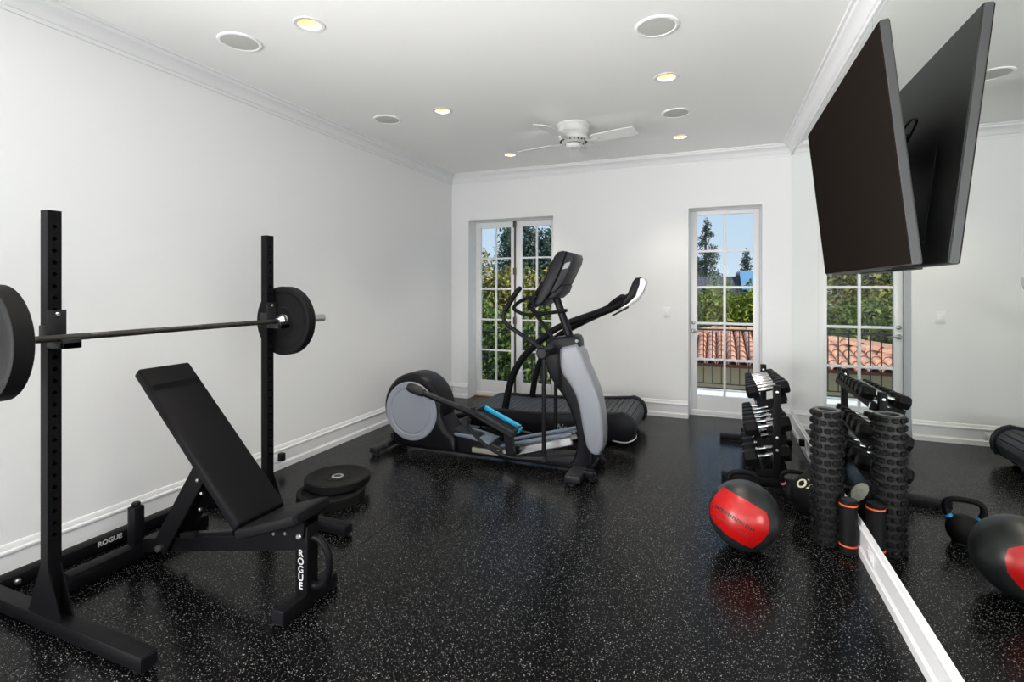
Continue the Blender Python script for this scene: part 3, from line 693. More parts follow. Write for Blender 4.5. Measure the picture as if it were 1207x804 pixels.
# front column: dark frame and silver shroud
Y_N = 3.79
body = [xz(*p, Y_N) for p in ((641, 410), (648, 400), (664, 397), (680, 397), (684, 420), (692, 460), (698, 500), (699, 535), (699, 548), (690, 552), (668, 552), (676, 540), (680, 522), (677, 500), (666, 472), (651, 450), (643, 432))]
bm = newbm(); prism_y(bm, smooth_outline(body, 3), Y_N, 2 * yc - Y_N, bev=.022, seg=3); obj('column', bm, M_PLASTIC, el)
Y_S = 3.765
sh = [xz(*p, Y_S) for p in ((659, 413), (662, 409.5), (679, 406), (686, 416), (690, 430), (697.5, 447), (704, 464), (708, 480), (710, 496), (711, 512), (710.5, 527), (706.5, 537), (701, 537.5), (695, 534.5), (690, 526), (688, 515), (686, 505), (682, 481), (678, 467), (673, 457), (667, 448), (662, 441), (659.5, 432), (659, 421))]
for ya, yb in ((Y_S, 2 * yc - Y_S - .03),):
    bm = newbm(); prism_y(bm, sh, ya, yb, bev=.028, seg=4); obj('column_shroud', bm, M_SILVER, el, label='silver grey column cover')
bm = newbm(); lathe(bm, [(0, 0), (.013, 0), (.013, .01), (0, .012)], aty(680, 402, 3.80), (0, -1, 0), 14); obj('cap_screw', bm, M_SILVER, el)
# mast, console
m0, m1 = aty(653, 345, yc), aty(673, 400, yc)
bm = newbm(); tube(bm, [m0 + Vector((0, 0, .02)), (m0 + m1) / 2, m1 - Vector((-.02, 0, .06))], [.030, .031, .034], 16); obj('mast', bm, M_PLASTIC, el)
yk0, yk1 = 3.71, 4.05
con = [xz(*p, yk0) for p in ((653, 302), (657, 297), (663, 295.5), (668, 296.5), (659, 322), (648, 346), (640, 357), (633, 361.5), (629.5, 357))]
bm = newbm(); prism_y(bm, con, yk0, yk1, bev=.012, seg=3); cn = obj('console', bm, M_PLASTIC, el)
conb = [xz(*p, yk0 + .015) for p in ((668, 297), (674.5, 298.5), (676, 303), (674.5, 310), (663, 334), (654, 344), (648, 346), (659, 322))]
bm = newbm(); prism_y(bm, conb, yk0 + .015, yk1 - .015, bev=.010, seg=2); cb = obj('console_back', bm, M_PLASTIC2, cn)
lb = [xz(*p, yk0 + .0135) for p in ((666, 310.5), (672.5, 308.5), (669.5, 316), (662.5, 317.5))]
bm = newbm(); prism_y(bm, lb, yk0 + .0135, yk0 + .0165); obj('console_sticker', bm, M_SILVER, cb)
hood = [xz(*p, yk0 + .03) for p in ((657, 331), (664, 337), (661, 345), (653, 352), (645, 352), (648, 343))]
bm = newbm(); prism_y(bm, hood, yk0 + .04, yk1 - .04, bev=.008); obj('console_bracket', bm, M_PLASTIC, cn)
p0, p1 = aty(651, 306, yk0), aty(634, 345, yk0); dd = (p1 - p0); dn = Vector((dd.z, 0, -dd.x)).normalized()
if dn.x > 0: dn = -dn
bm = newbm(); dl = dd.normalized(); box(bm, (p0 + p1) / 2 + Vector((0, (yk1 - yk0) / 2, 0)) + dn * .004, (dd.length, yk1 - yk0 - .06, .004), Matrix((dl, Vector((0, 1, 0)), dl.cross(Vector((0, 1, 0))))).transposed()); obj('display', bm, M_TVSCREEN, cn)
bm = newbm(); lathe(bm, [(0, 0), (.02, 0), (.02, .016), (0, .018)], aty(638, 331, yk0 + .05), (-.9, -.2, .3), 12); obj('console_knob', bm, M_PLASTIC, cn)
# fixed handlebar: a loop either side of the mast
for s in (-1, 1):
    def q(u, v, dy): p = aty(u, v, yc - .14); p.y = yc + s * dy; return p
    bm = newbm(); tube(bm, [q(661, 367, .02), q(640, 370, .09), q(622, 371, .15), q(610, 366, .17), q(607.5, 362, .17), q(613, 356, .165), q(623, 351, .15), q(631, 351, .12)], .0145, 12, 4); obj('fixed_handlebar', bm, M_RUBBER, el)
    bm = newbm(); tube(bm, [q(626, 352, .145), q(631, 361, .10)], .021, 10); obj('heart_rate_grip', bm, M_PLASTIC2, el)
# moving arms, near and far
yn, yf = 3.615, 4.145
for y, hp, vx, nm in ((yn, ((638.5, 412), (620, 398), (602, 386), (595, 379), (593.5, 372), (597, 363), (605, 350), (612.5, 340)), (641, 418, 641, 541), 'near'),
                      (yf, ((660, 412), (651, 398), (640, 382), (631, 370), (627, 362), (629, 354), (634, 344), (640, 334)), (655, 415, 655, 520), 'far')):
    P = [aty(u, v, y) for u, v in hp]
    bm = newbm(); tube(bm, P[:6], .0165, 12, 4); ha = obj('moving_handle', bm, M_PLASTIC, el)
    bm = newbm(); tube(bm, [P[4] * .4 + P[5] * .6, P[6], P[7]], [.019, .0205, .0205], 12, 3); lathe(bm, [(0, .018), (.012, .014), (.0205, 0), (0, -.004)], P[7], P[7] - P[6], 12); obj('hand_grip', bm, M_RUBBER, ha)
    a, b_ = aty(vx[0], vx[1], y), aty(vx[2], vx[3], y)
    bm = newbm(); tube(bm, [a, b_], .0165, 12); obj('lower_rod', bm, M_PLASTIC, el)
    bm = newbm(); lathe(bm, [(0, -.03), (.034, -.03), (.046, -.016), (.046, .016), (.034, .03), (0, .03)], a + Vector((-.01, 0, .01)), (0, 1, 0), 20); lathe(bm, [(.022, 0), (.022, abs(y - yc))], a + Vector((.01, 0, 0)), (0, 1 if y < yc else -1, 0), 12); obj('arm_pivot', bm, M_PLASTIC, el)
    bm = newbm(); lathe(bm, [(0, -.02), (.019, -.02), (.022, 0), (.019, .02), (0, .02)], b_, (0, 1, 0), 14); obj('rod_end', bm, M_PLASTIC2, el)
# crank arms and pedals
def pedal_side(y_in, y_out, dx, dz, s):
    """s=-1 near side, +1 far side; dx,dz shift of the pedal"""
    hub = Vector((wx + .105, y_in, wz + .24)); end = Vector((-1.80 + dx, (y_in + y_out) / 2 - s * .0, .425 + dz))
    if s > 0: hub = Vector((wx - .10, y_in, wz - .20))
    bm = newbm(); d = (end - hub).normalized(); tube(bm, [hub + d * .10, end], .026, 12); ca = obj('pedal_arm', bm, M_PLASTIC, el)
    bm = newbm(); tube(bm, [hub - d * .03, hub, hub + d * .08, hub + d * .12], [.030, .040, .040, .034], 14); cyl(bm, hub, hub + Vector((0, -s * .04, 0)), .028, n=14); obj('arm_knuckle', bm, M_PLASTIC2, ca)
    yy0, yy1 = min(y_in, y_out), max(y_in, y_out)
    ex = Vector((1, 0, -.415)).normalized(); ez = Vector((.415, 0, 1)).normalized(); rot_ = Matrix((ex, Vector((0, 1, 0)), ez)).transposed()
    c0 = Vector((-1.605 + dx, (yy0 + yy1) / 2, .375 + dz)); w = .175; L_ = .37
    bm = newbm(); box(bm, c0, (L_, w, .032), rot_, bev=.012, seg=2)
    for a, sx, sy in (((0, s * (w / 2 - .009), .022), L_ - .02, .018), ((-L_ / 2 + .012, 0, .03), .024, w - .01), ((L_ / 2 - .012, 0, .022), .024, w - .01)):
        box(bm, c0 + rot_ @ Vector(a), (sx, sy, .045), rot_, bev=.007, seg=2)
    pd = obj('pedal', bm, M_PLASTIC2, el)
    bm = newbm(); box(bm, c0 + rot_ @ Vector((0, -s * (w / 2 - .008), .030)), (L_ - .02, .022, .040), rot_, bev=.006); box(bm, c0 + rot_ @ Vector((L_ / 2 - .004, -s * (w / 4 + .01), .018)), (.026, w / 2 - .02, .045), rot_, bev=.006); obj('teal_trim', bm, M_TEAL, pd, label='teal side trim')
    bm = newbm(); box(bm, c0 + rot_ @ Vector((0, 0, .018)), (L_ - .06, w - .05, .006), rot_, bev=.002, seg=1); obj('tread_pad', bm, M_RUBBER, pd)
    leg = c0 + rot_ @ Vector((L_ / 2 - .07, 0, -.02))
    bm = newbm(); beam(bm, leg + Vector((0, 0, .02)), Vector((leg.x + .03, leg.y, .11 if s < 0 else .16)), .06, .07, .012); obj('pedal_leg', bm, M_PLASTIC, pd)
    return pd
pedal_side(3.575, 3.745, 0, 0, -1)
pedal_side(4.185, 4.015, -.19, -.11, 1)
bm = newbm(); tube(bm, [aty(549, 499, yn), aty(558, 511, yn), aty(570, 523, yn), aty(583, 532, yn), aty(600, 538.5, yn), aty(622, 541, yn), aty(641, 542, yn)], .0135, 10, 4); lk = obj('curved_link', bm, M_PLASTIC, el)
bm = newbm(); lathe(bm, [(0, -.028), (.034, -.028), (.036, 0), (.034, .028), (0, .028)], aty(549, 497, yn), (0, 1, 0), 16); obj('link_joint', bm, M_PLASTIC2, lk)
bm = newbm(); tube(bm, [Vector((-1.90, yf, .30)), Vector((-1.75, yf, .20)), Vector((-1.5, yf, .17)), aty(655, 520, yf)], .0135, 10, 4); obj('curved_link', bm, M_PLASTIC, el)

# ================================================================== SLATTED TREADMILL behind it
ty0, ty1 = 4.60, 5.40
tr = thing('curved_treadmill', 'black motorless slatted treadmill behind the elliptical trainer', 'treadmill', (-1.55, 5.0, 0))
def deckz(x):                                           # gently dished running surface
    t = (x + 2.35) / 1.62
    return .205 + .085 * t ** 2 + .012 * (1 - t) ** 6
rx, rr = -.80, .125; rz = deckz(-.80) - rr + .004
sid = [(-2.40, .10), (-2.34, .195)] + [(x, deckz(x) + .006) for x in np.linspace(-2.2, -.82, 10)] + [(rx + (rr + .012) * math.sin(R(a)), rz + (rr + .012) * math.cos(R(a))) for a in range(10, 171, 16)] + [(-.84, .045), (-2.30, .045)]
for y, s in ((ty0, 1), (ty1 - .045, -1)):
    bm = newbm(); prism_y(bm, sid, y, y + .045, bev=.008, seg=2); sp = obj('side_panel', bm, M_PLASTIC, tr)
    bm = newbm(); edge = [Vector((p[0], y + .022, p[1] + .004)) for p in sid[1:12]]
    tube(bm, edge + [Vector((rx + (rr + .016) * math.sin(R(a)), y + .022, rz + (rr + .016) * math.cos(R(a)))) for a in range(10, 150, 20)], .018, 8); obj('edge_rail', bm, M_PLASTIC2, sp)
    if s == 1:
        t0 = aty(653.5, 506.5, ty0); text('lettering', 'Woodway', .085, M_SILVER, sp, (t0.x, ty0 - .0012, t0.z), (1, 0, 0), (0, 0, 1), weight=.002)
# path of the belt: deck then round the front roller
path = [(x, deckz(x)) for x in np.linspace(-2.335, -.80, 80)] + [(rx + rr * math.sin(R(a)), rz + rr * math.cos(R(a))) for a in range(4, 200, 4)]
seglen = [0]
for a, b_ in zip(path[:-1], path[1:]): seglen.append(seglen[-1] + math.hypot(b_[0] - a[0], b_[1] - a[1]))
pit = .0545; sl = newbm(); box(sl, (0, 0, -.006), (pit - .007, ty1 - ty0 - .096, .013), bev=.003, seg=1)
for k in range(5): box(sl, (-.018 + k * .009, 0, .0008), (.003, ty1 - ty0 - .10, .002))
slm = mesh_of(sl, mat('slat_rubber', (.035, .04, .047), .5, spec=.5), 'slat')
d_ = pit / 2
while d_ < seglen[-1]:
    x_ = np.interp(d_, seglen, [p[0] for p in path]); z_ = np.interp(d_, seglen, [p[1] for p in path])
    xa, za = np.interp(d_ - .01, seglen, [p[0] for p in path]), np.interp(d_ - .01, seglen, [p[1] for p in path])
    xb2, zb2 = np.interp(d_ + .01, seglen, [p[0] for p in path]), np.interp(d_ + .01, seglen, [p[1] for p in path])
    share('slat', slm, tr, Vector((x_, (ty0 + ty1) / 2, z_)) - tr.location, (0, -math.atan2(zb2 - za, xb2 - xa), 0)); d_ += pit
bm = newbm(); prism_y(bm, [(-2.30, .06), (-2.30, .18)] + [(x, deckz(x) - .025) for x in np.linspace(-2.2, -.86, 8)] + [(-.86, .06)], ty0 + .045, ty1 - .045); obj('belt_bed', bm, M_PLASTIC, tr)
bm = newbm()
for x in (-2.2, -.95):
    for y in (ty0 + .03, ty1 - .03): lathe(bm, [(0, 0), (.03, 0), (.03, .02), (.012, .026), (.012, .06), (0, .06)], (x, y, 0), n=14)
obj('levelling_feet', bm, M_RUBBER, tr)
for y in (ty0 + .06, ty1 - .06):
    bm = newbm(); lathe(bm, [(0, -.02), (.035, -.02), (.04, 0), (.035, .02), (0, .02)], (-.80, y, .042), (0, 1, 0), 18); obj('transport_wheel', bm, M_PLASTIC2, tr)
bm = newbm(); tube(bm, [(-.86, ty0 + .0, .05), (-.74, ty0 + .0, .045), (-.66, ty0 + .02, .085), (-.655, ty0 + .05, .12)], .007, 8, 4); obj('wheel_guard', bm, M_STEEL, tr)
# handrails sweep up and forward to the display head
near = [aty(u, v, ty0 + .06) for u, v in ((595, 484), (599, 462), (605.5, 440), (617, 421), (632, 406), (650, 391), (669, 381), (690, 374), (711, 367), (730, 358.5), (742, 351))]
far = [aty(u, v, ty1 - .06) for u, v in ((627.5, 466), (630.5, 447), (636, 428), (646, 410), (661, 394), (680, 383), (701, 375), (722, 368))]
bm = newbm(); tube(bm, near, [.036, .034, .034, .033, .033, .032, .032, .036, .040, .042, .044], 14, 3); obj('handrail', bm, M_RUBBER, tr)
hd = near[-1]
fe = Vector((hd.x - .12, ty0 + .12, hd.z - .06))
bm = newbm(); tube(bm, far[:5] + [fe + Vector((-.42, .44, -.20)), fe + Vector((-.2, .2, -.10)), fe], [.034] * 5 + [.032, .034, .040], 14, 3); obj('handrail', bm, M_RUBBER, tr)
hp_ = [xz(*p, ty0 + .05) for p in ((733, 357), (741, 345), (747, 331), (750, 327.5), (755.5, 327), (755, 336), (750, 348), (741, 357), (733, 362))]
bm = newbm(); prism_y(bm, hp_, ty0 + .005, ty0 + .155, bev=.012, seg=2); dh = obj('display_head', bm, M_PLASTIC, tr)
hq = [xz(*p, ty0 + .05) for p in ((755, 328), (760.5, 328.5), (762, 333), (758, 345), (751, 355), (741, 361), (727, 366), (741, 357.5), (750, 348.5))]
bm = newbm(); prism_y(bm, hq, ty0 + .01, ty0 + .15, bev=.006, seg=2); obj('display_back_cover', bm, mat('silver_gloss', (.68, .69, .70), .25, metal=.5), dh, label='silver back cover of the display')
bm = newbm(); tube(bm, [aty(715, 362, ty0 + .04), aty(722, 357, ty0 + .04), aty(733, 350, ty0 + .04), aty(737, 349, ty0 + .04)], [.012, .022, .026, .012], 10, 3); obj('grip_switch', bm, M_PLASTIC, dh)
bm = newbm(); beam(bm, aty(722, 372, ty0 + .06), aty(741, 362, ty0 + .06), .05, .016, .004); obj('under_brace', bm, M_PLASTIC, dh)
# ================================================================== DUMBBELL RACK and things by the mirror
RX = .395; RY0, RY1 = 4.12, 5.20
dr = thing('dumbbell_rack', 'black three tier steel dumbbell rack standing along the mirror', 'rack', (RX, 4.66, 0))
for y in (RY0, RY1):
    bm = newbm(); bx(bm, RX + .004, RX + .052, y - .026, y + .026, .06, .735, .003); up = obj('upright', bm, M_BLACKM, dr)
    bm = newbm()
    for z in (.69, .36, .27): lathe(bm, [(0, 0), (.010, 0), (.010, .006), (0, .008)], (RX + .028, y - .026, z), (0, -1, 0), 10)
    obj('frame_bolt', bm, M_STEEL, up)
    bm = newbm(); bx(bm, .055, .655, y - .03, y + .03, .008, .06, .003); ft = obj('foot', bm, M_BLACKM, dr)
    bm = newbm(); bx(bm, .05, .056, y - .028, y + .028, .006, .058, .002); bx(bm, .06, .12, y - .025, y + .025, 0, .008); bx(bm, .59, .65, y - .025, y + .025, 0, .008); obj('end_cap', bm, M_PLASTIC, ft)
TILT = R(14)
TIERS = ((.635, 'top'), (.345, 'middle'), (.115, 'bottom'))
def tier_pt(z, dx, dz=0): return Vector((RX - .01 + dx * math.cos(TILT) - dz * math.sin(TILT), 0, z + dx * math.sin(TILT) + dz * math.cos(TILT)))
for z, nm in TIERS:
    for dx in (-.082, .082):
        p = tier_pt(z, dx)
        bm = newbm(); box(bm, (p.x, (RY0 + RY1) / 2, p.z - .004), (.05, RY1 - RY0 - .075, .005), Matrix.Rotation(-TILT, 3, 'Y')); 
        q_ = tier_pt(z, dx + (.024 if dx > 0 else -.024), -.020); box(bm, (q_.x, (RY0 + RY1) / 2, q_.z), (.005, RY1 - RY0 - .075, .042), Matrix.Rotation(-TILT, 3, 'Y'))
        obj('shelf_rail', bm, M_BLACKM, dr)
    for y in (RY0 + .03, RY1 - .036):
        bm = newbm(); a, b_ = tier_pt(z, -.10, -.03), tier_pt(z, .10, -.03); a.y = b_.y = y; beam(bm, a, b_, .006, .05, .001); obj('shelf_bracket', bm, M_BLACKM, dr)
def dumbbell(loc, s, label, group):
    """hex dumbbell along local x, size factor s; origin at its lowest point"""
    hr = .052 * s; hl = .085 * s; gap = .064; t = thing('hex_dumbbell', label, 'dumbbell', loc, group)
    t.rotation_euler = (0, -TILT, 0); o = Vector((0, 0, hr * .866))
    def ob(n, b, m):
        bmesh.ops.recalc_face_normals(b, faces=b.faces); me = bpy.data.meshes.new(n); b.to_mesh(me); b.free(); me.materials.append(m)
        me.polygons.foreach_set('use_smooth', [True] * len(me.polygons)); me.set_sharp_from_angle(angle=R(25))
        x = bpy.data.objects.new(n, me); C.objects.link(x); x.parent = t; return x
    for sg in (-1, 1):
        b = newbm(); rings = []
        for xx, rk in ((gap, .80), (gap + .012, 1), (gap + hl - .014, 1), (gap + hl, .80)):
            rings.append([o + Vector((sg * xx, hr * rk * math.cos(R(60 * k)), hr * rk * math.sin(R(60 * k)))) for k in range(6)])
        loft(b, rings); hd_ = ob('head', b, M_RUBBER)
        b = newbm(); loft(b, [[o + Vector((sg * (gap + hl + dx), hr * .5 * math.cos(2 * math.pi * k / 12), hr * .5 * math.sin(2 * math.pi * k / 12))) for k in range(12)] for dx in (-.002, .0015)])
        dsc = ob('end_disc', b, M_PLASTIC2); dsc.parent = hd_
    b = newbm(); tube(b, [o + Vector((x, 0, 0)) for x in (-gap - .004, -.045, -.02, 0, .02, .045, gap + .004)], [.0135, .0135, .0155, .0165, .0155, .0135, .0135], 14); ob('handle', b, M_CHROME)
    return t
for (z, nm), sizes in zip(TIERS, ((.62, .66, .72, .76, .82, .88, .94, 1.0), (.86, .92, .98, 1.04, 1.10, 1.16), (1.0, 1.04, 1.08, 1.12, 1.2))):
    n = len(sizes); need = [2 * .052 * s + .012 for s in sizes]; room_ = RY1 - RY0 - .14; k = room_ / sum(need); y = RY1 - .07
    for i, s in enumerate(sizes):
        yy = y - need[i] * k / 2; y -= need[i] * k
        p = tier_pt(z, 0, .0); p.y = yy
        dumbbell(p, s, '%s black hex dumbbell from the glass door on the %s tier of the rack' % (ORD[i], nm), 'hex dumbbells on the rack')

# kettlebells
def kettlebell(x, y, s, band, label, rz=0.):
    t = thing('kettlebell', label, 'kettlebell', (x, y, 0), None, rz)
    def loc_obj(n, b, m, par):
        bmesh.ops.recalc_face_normals(b, faces=b.faces); me = bpy.data.meshes.new(n); b.to_mesh(me); b.free(); me.materials.append(m)
        me.polygons.foreach_set('use_smooth', [True] * len(me.polygons)); me.set_sharp_from_angle(angle=R(40))
        o = bpy.data.objects.new(n, me); C.objects.link(o); o.parent = par; return o
    r = .083 * s; zc = .076 * s
    b = newbm(); prof = [(0, 0), (.052 * s, 0), (.056 * s, .004)] + [(r * math.cos(R(a)), zc + r * math.sin(R(a))) for a in range(-50, 86, 9)] + [(0, zc + r)]
    lathe(b, prof, n=36); bo = loc_obj('bell', b, M_RUBBER, t)
    b = newbm(); P = [(-.060, 0, .125), (-.075, 0, .155), (-.083, 0, .190), (-.074, 0, .222), (-.045, 0, .238), (0, 0, .241), (.045, 0, .238), (.074, 0, .222), (.083, 0, .190), (.075, 0, .155), (.060, 0, .125)]
    tube(b, [Vector(p) * s for p in P], [.020 * s, .018 * s] + [.0165 * s] * 7 + [.018 * s, .020 * s], 14, 4); loc_obj('handle', b, M_BLACKM, t)
    b = newbm()
    for sg in (-1, 1):
        tube(b, [Vector((sg * .066, 0, .137)) * s, Vector((sg * .073, 0, .151)) * s], .0205 * s, 16)
    loc_obj('colour_band', b, band, t)
    return t
kettlebell(.172, 3.60, 1.02, M_BLUE, 'black kettlebell with blue bands behind the red medicine ball', R(8))
kettlebell(.495, 3.865, .84, M_PINK, 'black kettlebell with pink bands beside the rack foot', R(5))

# balls
def ball(name, c, r, m, label, cat):
    t = thing(name, label, cat, (c[0], c[1], 0)); b = newbm()
    bmesh.ops.create_uvsphere(b, u_segments=48, v_segments=28, radius=r); bmesh.ops.translate(b, vec=Vector(c), verts=b.verts); obj('cover', b, m, t); return t
def sphere_patch(c, r, w, right, poly, m, name, parent, lift=1.004, rings=8):
    w = Vector(w).normalized(); right = (Vector(right) - w * Vector(right).dot(w)).normalized(); up2 = w.cross(right); c = Vector(c)
    def on(a, b): 
        q = a * a + b * b
        if q > .985: k = math.sqrt(.985 / q); a *= k; b *= k; q = .985
        return c + (right * a + up2 * b + w * math.sqrt(1 - q)) * r * lift
    P = []
    n0 = len(poly)
    for i in range(n0):
        a, b = poly[i], poly[(i + 1) % n0]
        for k in range(6): P.append((a[0] + (b[0] - a[0]) * k / 6, a[1] + (b[1] - a[1]) * k / 6))
    cx = sum(p[0] for p in P) / len(P); cy = sum(p[1] for p in P) / len(P)
    bm = newbm(); prev = None; cv = bm.verts.new(on(cx, cy))
    for j in range(1, rings + 1):
        t = j / rings; cur = [bm.verts.new(on(cx + (p[0] - cx) * t, cy + (p[1] - cy) * t)) for p in P]
        for i in range(len(P)):
            l = (i + 1) % len(P)
            if prev is None: bm.faces.new((cv, cur[i], cur[l]))
            else: bm.faces.new((prev[i], cur[i], cur[l], prev[l]))
        prev = cur
    return obj(name, bm, m, parent, ang=60)
bc = Vector((.154, 3.077, .186)); br = .184
mb = ball('medicine_ball', bc, br, mat('black_leatherette', (.014, .016, .017), .38, spec=.45, bump=.15, bscale=420), 'black medicine ball with a red panel on the speckled floor', 'medicine ball')
tw = Vector((0, 0, CAMH)) - bc; tr_ = Vector((_c, _s, 0))
red = sphere_patch(bc, br, tw, tr_, [(-.46, .77), (-.10, .52), (.30, .26), (.60, .05), (.63, -.20), (.56, -.48), (.34, -.70), (.05, -.88), (-.22, -.76), (-.58, -.52), (-.84, -.22), (-.95, -.02), (-.90, .28), (-.72, .52)], M_RED, 'red_panel', mb)
M_INK = mat('black_print', (.012, .008, .008), .5); M_INK2 = mat('dark_red_print', (.22, .012, .012), .5)
def marks(p0, p1, n, hgt, m, name):
    """row of printed letter-like strokes across the panel"""
    w = tw.normalized(); right = (tr_ - w * tr_.dot(w)).normalized(); up2 = w.cross(right)
    bm = newbm(); d = Vector((p1[0] - p0[0], p1[1] - p0[1])); L_ = d.length; d /= L_; nn = Vector((-d.y, d.x)); rnd = random.Random(4)
    for i in range(n):
        ca = L_ * (i + .5) / n; cw = L_ / n * .40
        strokes = [(-cw, -cw + .034, -1, 1)] + [(-cw, cw, h0, h0 + .38) for h0 in rnd.sample((-1, -.2, .62), 2)] + ([(cw - .034, cw, -1, 1)] if rnd.random() < .6 else [])
        for a0, a1, h0, h1 in strokes:
            vs2 = []
            for aa, hh in ((a0, h0), (a1, h0), (a1, h1), (a0, h1)):
                q = Vector(p0) + d * (ca + aa) + nn * (hh * hgt); z2 = math.sqrt(max(0, 1 - q.x ** 2 - q.y ** 2))
                vs2.append(bm.verts.new(bc + (right * q.x + up2 * q.y + w * z2) * br * 1.0075))
            bm.faces.new(vs2)
    return obj(name, bm, m, red)
marks((-.75, .245), (.19, -.43), 9, .048, M_INK, 'print_line')
marks((-.78, .0), (.0, -.56), 13, .030, M_INK2, 'print_line')

b2c = Vector((.585, 3.63, .142)); b2r = .138
sb = ball('slam_ball', b2c, b2r, M_RUBBER2, 'dark ball behind the nubbed foam roller with cream letters on top', 'exercise ball')
tx = text('lettering', 'OX', .085, M_YELLOWPRINT, sb, b2c, (1, 0, 0), (0, 1, 0), weight=.002, align='CENTER')
wv = Vector((-.42, -.55, .72)).normalized(); rv = Vector((.85, -.30, 0)); rv = (rv - wv * rv.dot(wv)).normalized(); uv = wv.cross(rv); cb_ = b2c - sb.location
for v in tx.data.vertices:                              # wrap the print on the ball
    a, b = v.co.x - cb_.x, v.co.y - cb_.y - .03; v.co = cb_ + (wv * b2r + rv * a + uv * b).normalized() * (b2r * 1.006 + (v.co.z - cb_.z))
sphere_patch(b2c, b2r, (.72, -.35, .62), (.5, .85, 0), [(.40 * math.cos(R(a)), .46 * math.sin(R(a))) for a in range(0, 360, 30)], M_PALE, 'round_label', sb, rings=4)

# foam roller standing on end
fc = (.597, 3.335); fh = .755
fr_ = thing('foam_roller', 'tall black nubbed foam roller standing on end against the mirror', 'foam roller', (fc[0], fc[1], 0))
bm = newbm(); lathe(bm, [(.045, 0), (.070, 0), (.072, .004), (.072, fh - .004), (.068, fh), (.050, fh), (.046, fh - .006), (.045, fh - .02)], (*fc, 0), n=36, closed=True); obj('core', bm, mat('foam_grey', (.012, .012, .013), .55), fr_)
bm = newbm(); lathe(bm, [(.047, fh + .0005), (.067, fh + .0005), (.069, fh - .004), (.069, fh - .010), (.047, fh - .010)], (*fc, 0), n=36, closed=True); obj('end_rim', bm, mat('rim_grey', (.13, .13, .135), .5), fr_)
bm = newbm(); rows, per = 17, 11
for j in range(rows):
    for i in range(per):
        a = 2 * math.pi * (i + .5 * (j % 2)) / per; z = .022 + (fh - .044) * j / (rows - 1)
        d = Vector((math.cos(a), math.sin(a), 0)); box(bm, Vector((*fc, z)) + d * .0755, (.020, .033, .027), Matrix.Rotation(a, 3, 'Z'), bev=.006, seg=1)
nb_ = obj('nubs', bm, M_RUBBER, fr_); nb_['kind'] = 'stuff'

mc = (.681, 3.238)
mr = thing('mini_roller', 'small black cylinder with orange rings beside the nubbed foam roller', 'massage roller', (*mc, 0))
bm = newbm(); lathe(bm, [(0, 0), (.040, 0), (.043, .004), (.043, .285), (.038, .291), (0, .292)], (*mc, 0), n=32); obj('body', bm, M_RUBBER, mr)
bm = newbm(); lathe(bm, [(0, .2925), (.034, .2925), (.036, .2905), (0, .289)], (*mc, 0), n=32); obj('lid', bm, M_PLASTIC2, mr)
for z in (.042, .262):
    bm = newbm(); lathe(bm, [(.0425, z), (.0445, z), (.0445, z + .008), (.0425, z + .008)], (*mc, 0), n=32, closed=True); obj('orange_ring', bm, M_ORANGE, mr, label='orange ring')
# ================================================================== OUTSIDE
bm = newbm(); bx(bm, -60, 60, YB + .26, 120, -3.1, -2.8); gr = struct('ground', bm, M_GROUND)
bm = newbm(); bx(bm, -1.5, 2.2, YB + .26, 7.86, -.20, -.02); struct('balcony_floor', bm, M_STONE)
ra = thing('balcony_railing', 'black wrought iron balcony railing outside the glass doors', 'railing', (.35, 7.72, -.02))
RYY = 7.72
bm = newbm(); bx(bm, -1.5, 2.2, RYY - .02, RYY + .02, .835, .86, .003); obj('top_rail', bm, M_IRON, ra)
for z in (.012, .075):
    bm = newbm(); bx(bm, -1.5, 2.2, RYY - .012, RYY + .012, z, z + .014); obj('bottom_rail', bm, M_IRON, ra)
bb = newbm(); box(bb, (0, 0, .46), (.014, .014, .76)); bbm = mesh_of(bb, M_IRON, 'baluster')
x = -1.44
k = 0
while x < 2.2:
    share('baluster', bbm, ra, Vector((x, RYY, 0)) - ra.location); x += .118; k += 1
bm = newbm()
for xx in (-1.48, 2.17): bx(bm, xx - .018, xx + .018, RYY - .018, RYY + .018, -.02, .88)
obj('post', bm, M_IRON, ra)

jr = thing('juliet_railing', 'short iron railing close outside the double glass doors', 'railing', (-2.4, 6.36, 0))
bm = newbm(); bx(bm, -3.1, -1.7, 6.34, 6.38, .82, .845, .003); obj('top_rail', bm, M_IRON, jr)
bm = newbm(); bx(bm, -3.1, -1.7, 6.35, 6.37, -.02, .0); obj('bottom_rail', bm, M_IRON, jr)
for xx in (-3.09, -1.71):
    bm = newbm(); bx(bm, xx - .012, xx + .012, YB + .25, 6.36, .80, .82); obj('wall_bracket', bm, M_IRON, jr)
for i in range(11): share('baluster', bbm, jr, Vector((-3.05 + i * .13, 6.36, -.03)) - jr.location)

# neighbour's garage with clay barrel tiles
ga = thing('tiled_garage', 'tan stucco outbuilding with a terracotta barrel tile roof', 'building', (1.0, 11.5, -2.8))
EX0, EX1, EY0, EZ = -2.25, 4.6, 9.75, .08; RISE = .175; RUN = 2.2
bm = newbm(); bx(bm, EX0 + .35, EX1 - .3, EY0 + .35, EY0 + 2 * RUN - .35, -2.8, EZ - .02); wl = obj('stucco_wall', bm, M_STUCCO, ga)
apex0, apex1 = (EX0 + RUN, EY0 + RUN, EZ + RISE * RUN), (EX1 - RUN, EY0 + RUN, EZ + RISE * RUN)
c = [(EX0, EY0, EZ), (EX1, EY0, EZ), (EX1, EY0 + 2 * RUN, EZ), (EX0, EY0 + 2 * RUN, EZ)]
bm = newbm(); V = [bm.verts.new(p) for p in c]; A, B = bm.verts.new(apex0), bm.verts.new(apex1); W = [bm.verts.new((p[0], p[1], p[2] - .06)) for p in c]
